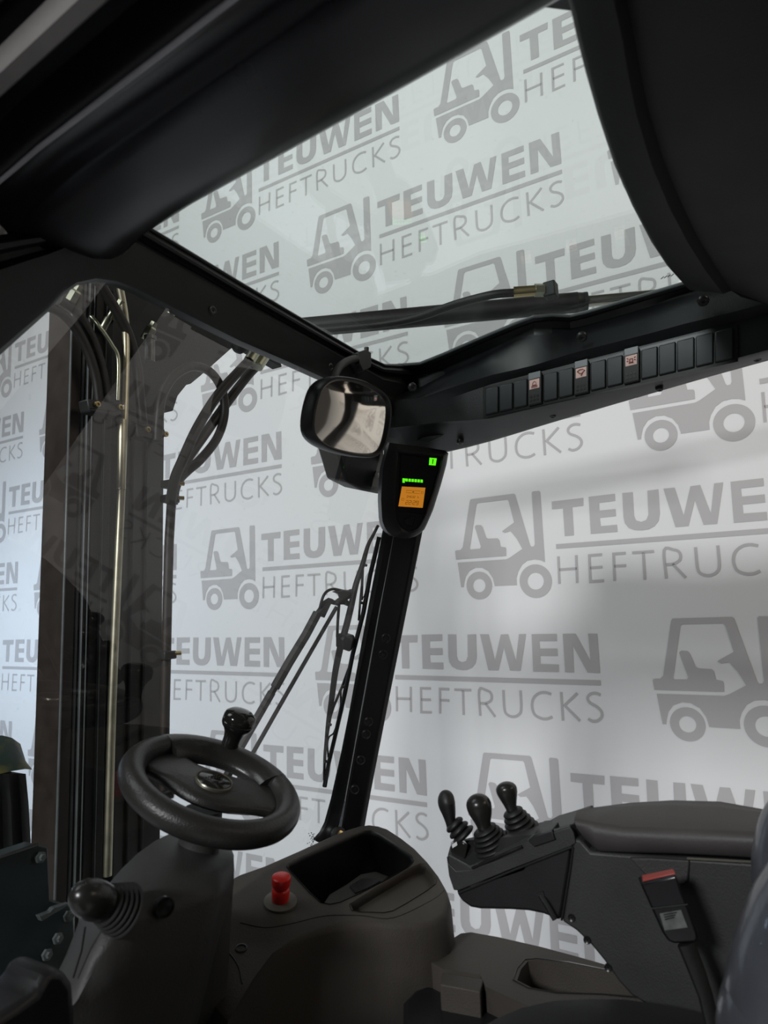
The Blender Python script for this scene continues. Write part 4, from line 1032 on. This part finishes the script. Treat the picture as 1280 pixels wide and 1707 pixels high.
def control_lever(lab, base, neck, kpts, rk_, gr, nrib, squash=1.0, bend=None):
    e = empty('control_lever', base, lab, 'lever', 'control levers on the armrest tip')
    pts = spline([base] + ([bend] if bend is not None else []) + [neck], 10)
    d = [0.0]
    for a_, b_ in zip(pts, pts[1:]): d.append(d[-1] + (b_ - a_).length)
    n = nrib * 8
    P, R = [], []
    for i in range(n + 1):
        t = i / n; s = t * d[-1]; j = 0
        while j < len(d) - 2 and d[j + 1] < s: j += 1
        f = (s - d[j]) / max(1e-9, d[j + 1] - d[j])
        P.append(pts[j].lerp(pts[j + 1], f))
        r = gr[0] + (gr[1] - gr[0]) * t
        R.append(r * (1 + .17 * (abs(math.sin(math.pi * nrib * t)) ** .7 * 2 - 1)))
    link('gaiter', tube(P, R, 22), M_RUB, e, sharp=80)
    ks = spline(kpts, 12); rm = max(rk_); kp, kr = [], []
    for i in range(27):
        t = math.sin(i / 26 * math.pi / 2) ** 1.0; j = t * (len(ks) - 1); a_ = int(min(j, len(ks) - 2))
        kp.append(ks[a_].lerp(ks[a_ + 1], j - a_))
        kr.append(rm * (.50 + .50 * math.sin(min(1, t / .66) * math.pi / 2) ** 1.6 if t < .66 else max(.02, math.sqrt(max(0, 1 - ((t - .66) / .34) ** 2)))))
    link('knob', tube(kp, kr, 22, flat=squash), M_KNOB if squash == 1 else M_RUB, e, sharp=80)
    return e
control_lever('rear-most bulb-shaped black lever, closest to the armrest pad', at(872, 1388, X=1.085), at(853, 1350, X=1.075),
              [at(853, 1351, X=1.075), at(848, 1332, X=1.075), at(844, 1316, X=1.075), at(841, 1303, X=1.075)], [.0080, .0102, .0136, .0160, .0168, .0156, .0110, .001], (.0255, .0130), 5)
control_lever('middle bulb-shaped black lever with a wide ribbed boot', at(826, 1418, X=1.05), at(806, 1380, X=1.04),
              [at(807, 1382, X=1.04), at(803, 1362, X=1.04), at(798, 1342, X=1.04), at(794, 1323, X=1.04)], [.0090, .0125, .0168, .0190, .0198, .0180, .0125, .001], (.0310, .0155), 6)
control_lever('front lever with a tilted paddle-shaped knob above a bent boot', at(775, 1396, X=1.05), at(754, 1370, X=1.045),
              [at(752, 1380, X=1.045), at(748, 1356, X=1.045), at(744, 1336, X=1.045), at(748, 1319, X=1.045)], [.0080, .0105, .0135, .0162, .0180, .0165, .012, .001], (.019, .013), 3, squash=.75)

# ------------------------------------------------------------------ seat belt buckle
XB = .93
buc = empty('belt_buckle', at(1165, 1600, X=XB), 'black seat belt buckle with a red edge, in front of the armrest side', 'buckle')
def bp_(x, y, X=XB): return at(x, y, X=X)
link('buckle_body', prism([bp_(x, y) for x, y in ((1067, 1473), (1127, 1459), (1136, 1485), (1150, 1520), (1162, 1555), (1164, 1568), (1158, 1572), (1125, 1574), (1114, 1570), (1104, 1555), (1086, 1515))], (.022, .008, 0)), M_BUCK, buc, bevel=.003, seg=3)
link('red_release', prism([bp_(x, y, XB + .004) for x, y in ((1071, 1466), (1125, 1455), (1126, 1459), (1072, 1472))], (.014, .004, 0)), M_REDD, buc, bevel=.001)
link('body_seam', tube([bp_(1086, 1515, XB - .001), bp_(1146, 1508, XB - .001)], .0009, 6), M_SEAL, buc)
link('sticker', prism([bp_(x, y, XB - .0012) for x, y in ((1099, 1523), (1135, 1517), (1146, 1546), (1108, 1551))], (.001, 0, 0)), M_LABEL, buc)
bm = bmesh.new()
for i in range(3):
    a_, b_ = bp_(1106 + i, 1525 + 4 * i, XB - .0019), bp_(1128 + i - 3 * i, 1521 + 4 * i, XB - .0019)
    add_tube(bm, [a_, b_], .0006, 5)
link('sticker_text', bm, M_SEAL, buc)
link('buckle_stalk', tube([bp_(1143, 1572, XB + .01), bp_(1162, 1620, XB + .01), bp_(1176, 1660, XB + .01), bp_(1190, 1720, XB + .01)], [.0085, .008, .007, .007], 10, flat=1.3), M_RUB, buc)

# ------------------------------------------------------------------ seat
seat = empty('driver_seat', (.80, -.15, -.60), 'black vinyl driver seat with a shiny rounded bolster at lower right', 'seat')
def bol(ctr, rad, name):
    link(name, tube(spline(ctr, 6), rad, 28), M_LEATH, seat, sharp=80)
Lb_ = [(1178, 1715), (1192, 1660), (1212, 1590), (1236, 1530), (1264, 1486), (1294, 1450)]
cl = [at(x, y, X=.66) for x, y in Lb_]
off = V(.03, -.07, -.02)
bol([cl[0] + off + V(0, 0, -.1)] + [p + off for p in cl] + [cl[-1] + off + V(.03, -.08, .16)], [.066, .068, .07, .072, .072, .07, .066, .062], 'side_bolster')
up_ = [at(x, y, X=.86) for x, y in ((1252, 1500), (1253, 1450), (1262, 1405), (1275, 1378), (1300, 1340))]
off2 = V(.02, -.05, 0)
bol([p + off2 for p in up_], [.05, .052, .052, .05, .045], 'backrest')
link('backrest_cushion', tube(spline([V(.80, -.20, -.45), V(.80, -.24, -.15), V(.81, -.27, .10), V(.82, -.28, .22)], 5), [.14, .17, .165, .16, .15, .10], 24, flat=.5), M_LEATH, seat, sharp=80)
cu_l = [(790, 1720), (828, 1698), (870, 1680), (920, 1669), (980, 1665), (1040, 1666), (1100, 1674), (1180, 1692), (1260, 1712)]
c0 = [at(x, y, Z=-.50) for x, y in cu_l]
c1 = [p + V(-.05, -.03, .006) for p in c0]; c2 = [V(p.x * .8, p.y - .15, -.50) for p in c0]
link('seat_cushion', grid([[p + V(.0, 0, -.12) for p in c0], [p + V(.0, 0, -.012) for p in c0], c0, c1, c2, [p + V(0, 0, -.12) for p in c2]], close=True), M_BLACK, seat, sharp=70)

# ------------------------------------------------------------------ cab shell outside the view: floor, rear wall, rear pillar
sh = link('trim_5', box((.80, .25, -1.22), (1.25, 1.5, .06)), M_BLACK)
tag(sh, 'black cab floor plate', kind='structure')
sh = link('trim_6', box((.80, -.50, -.75), (1.15, .06, .95)), M_BLACK)
tag(sh, 'black rear bulkhead of the cab behind the seat', kind='structure')
sh = link('trim_7', prism([V(1.37, y, z) for y, z in ((-.17, .50), (-.36, -.6), (-.37, -1.2), (-.62, -1.2), (-.62, -.5), (-.55, -.24), (-.38, .30), (-.33, .50))], (.05, 0, 0)), M_BLACK)
tag(sh, 'rear right cab pillar', kind='structure')
sh = link('trim_8', box((.80, 1.08, -1.1), (1.15, .05, .25)), M_BLACK)
tag(sh, 'dark front bulkhead below the windscreen', kind='structure')
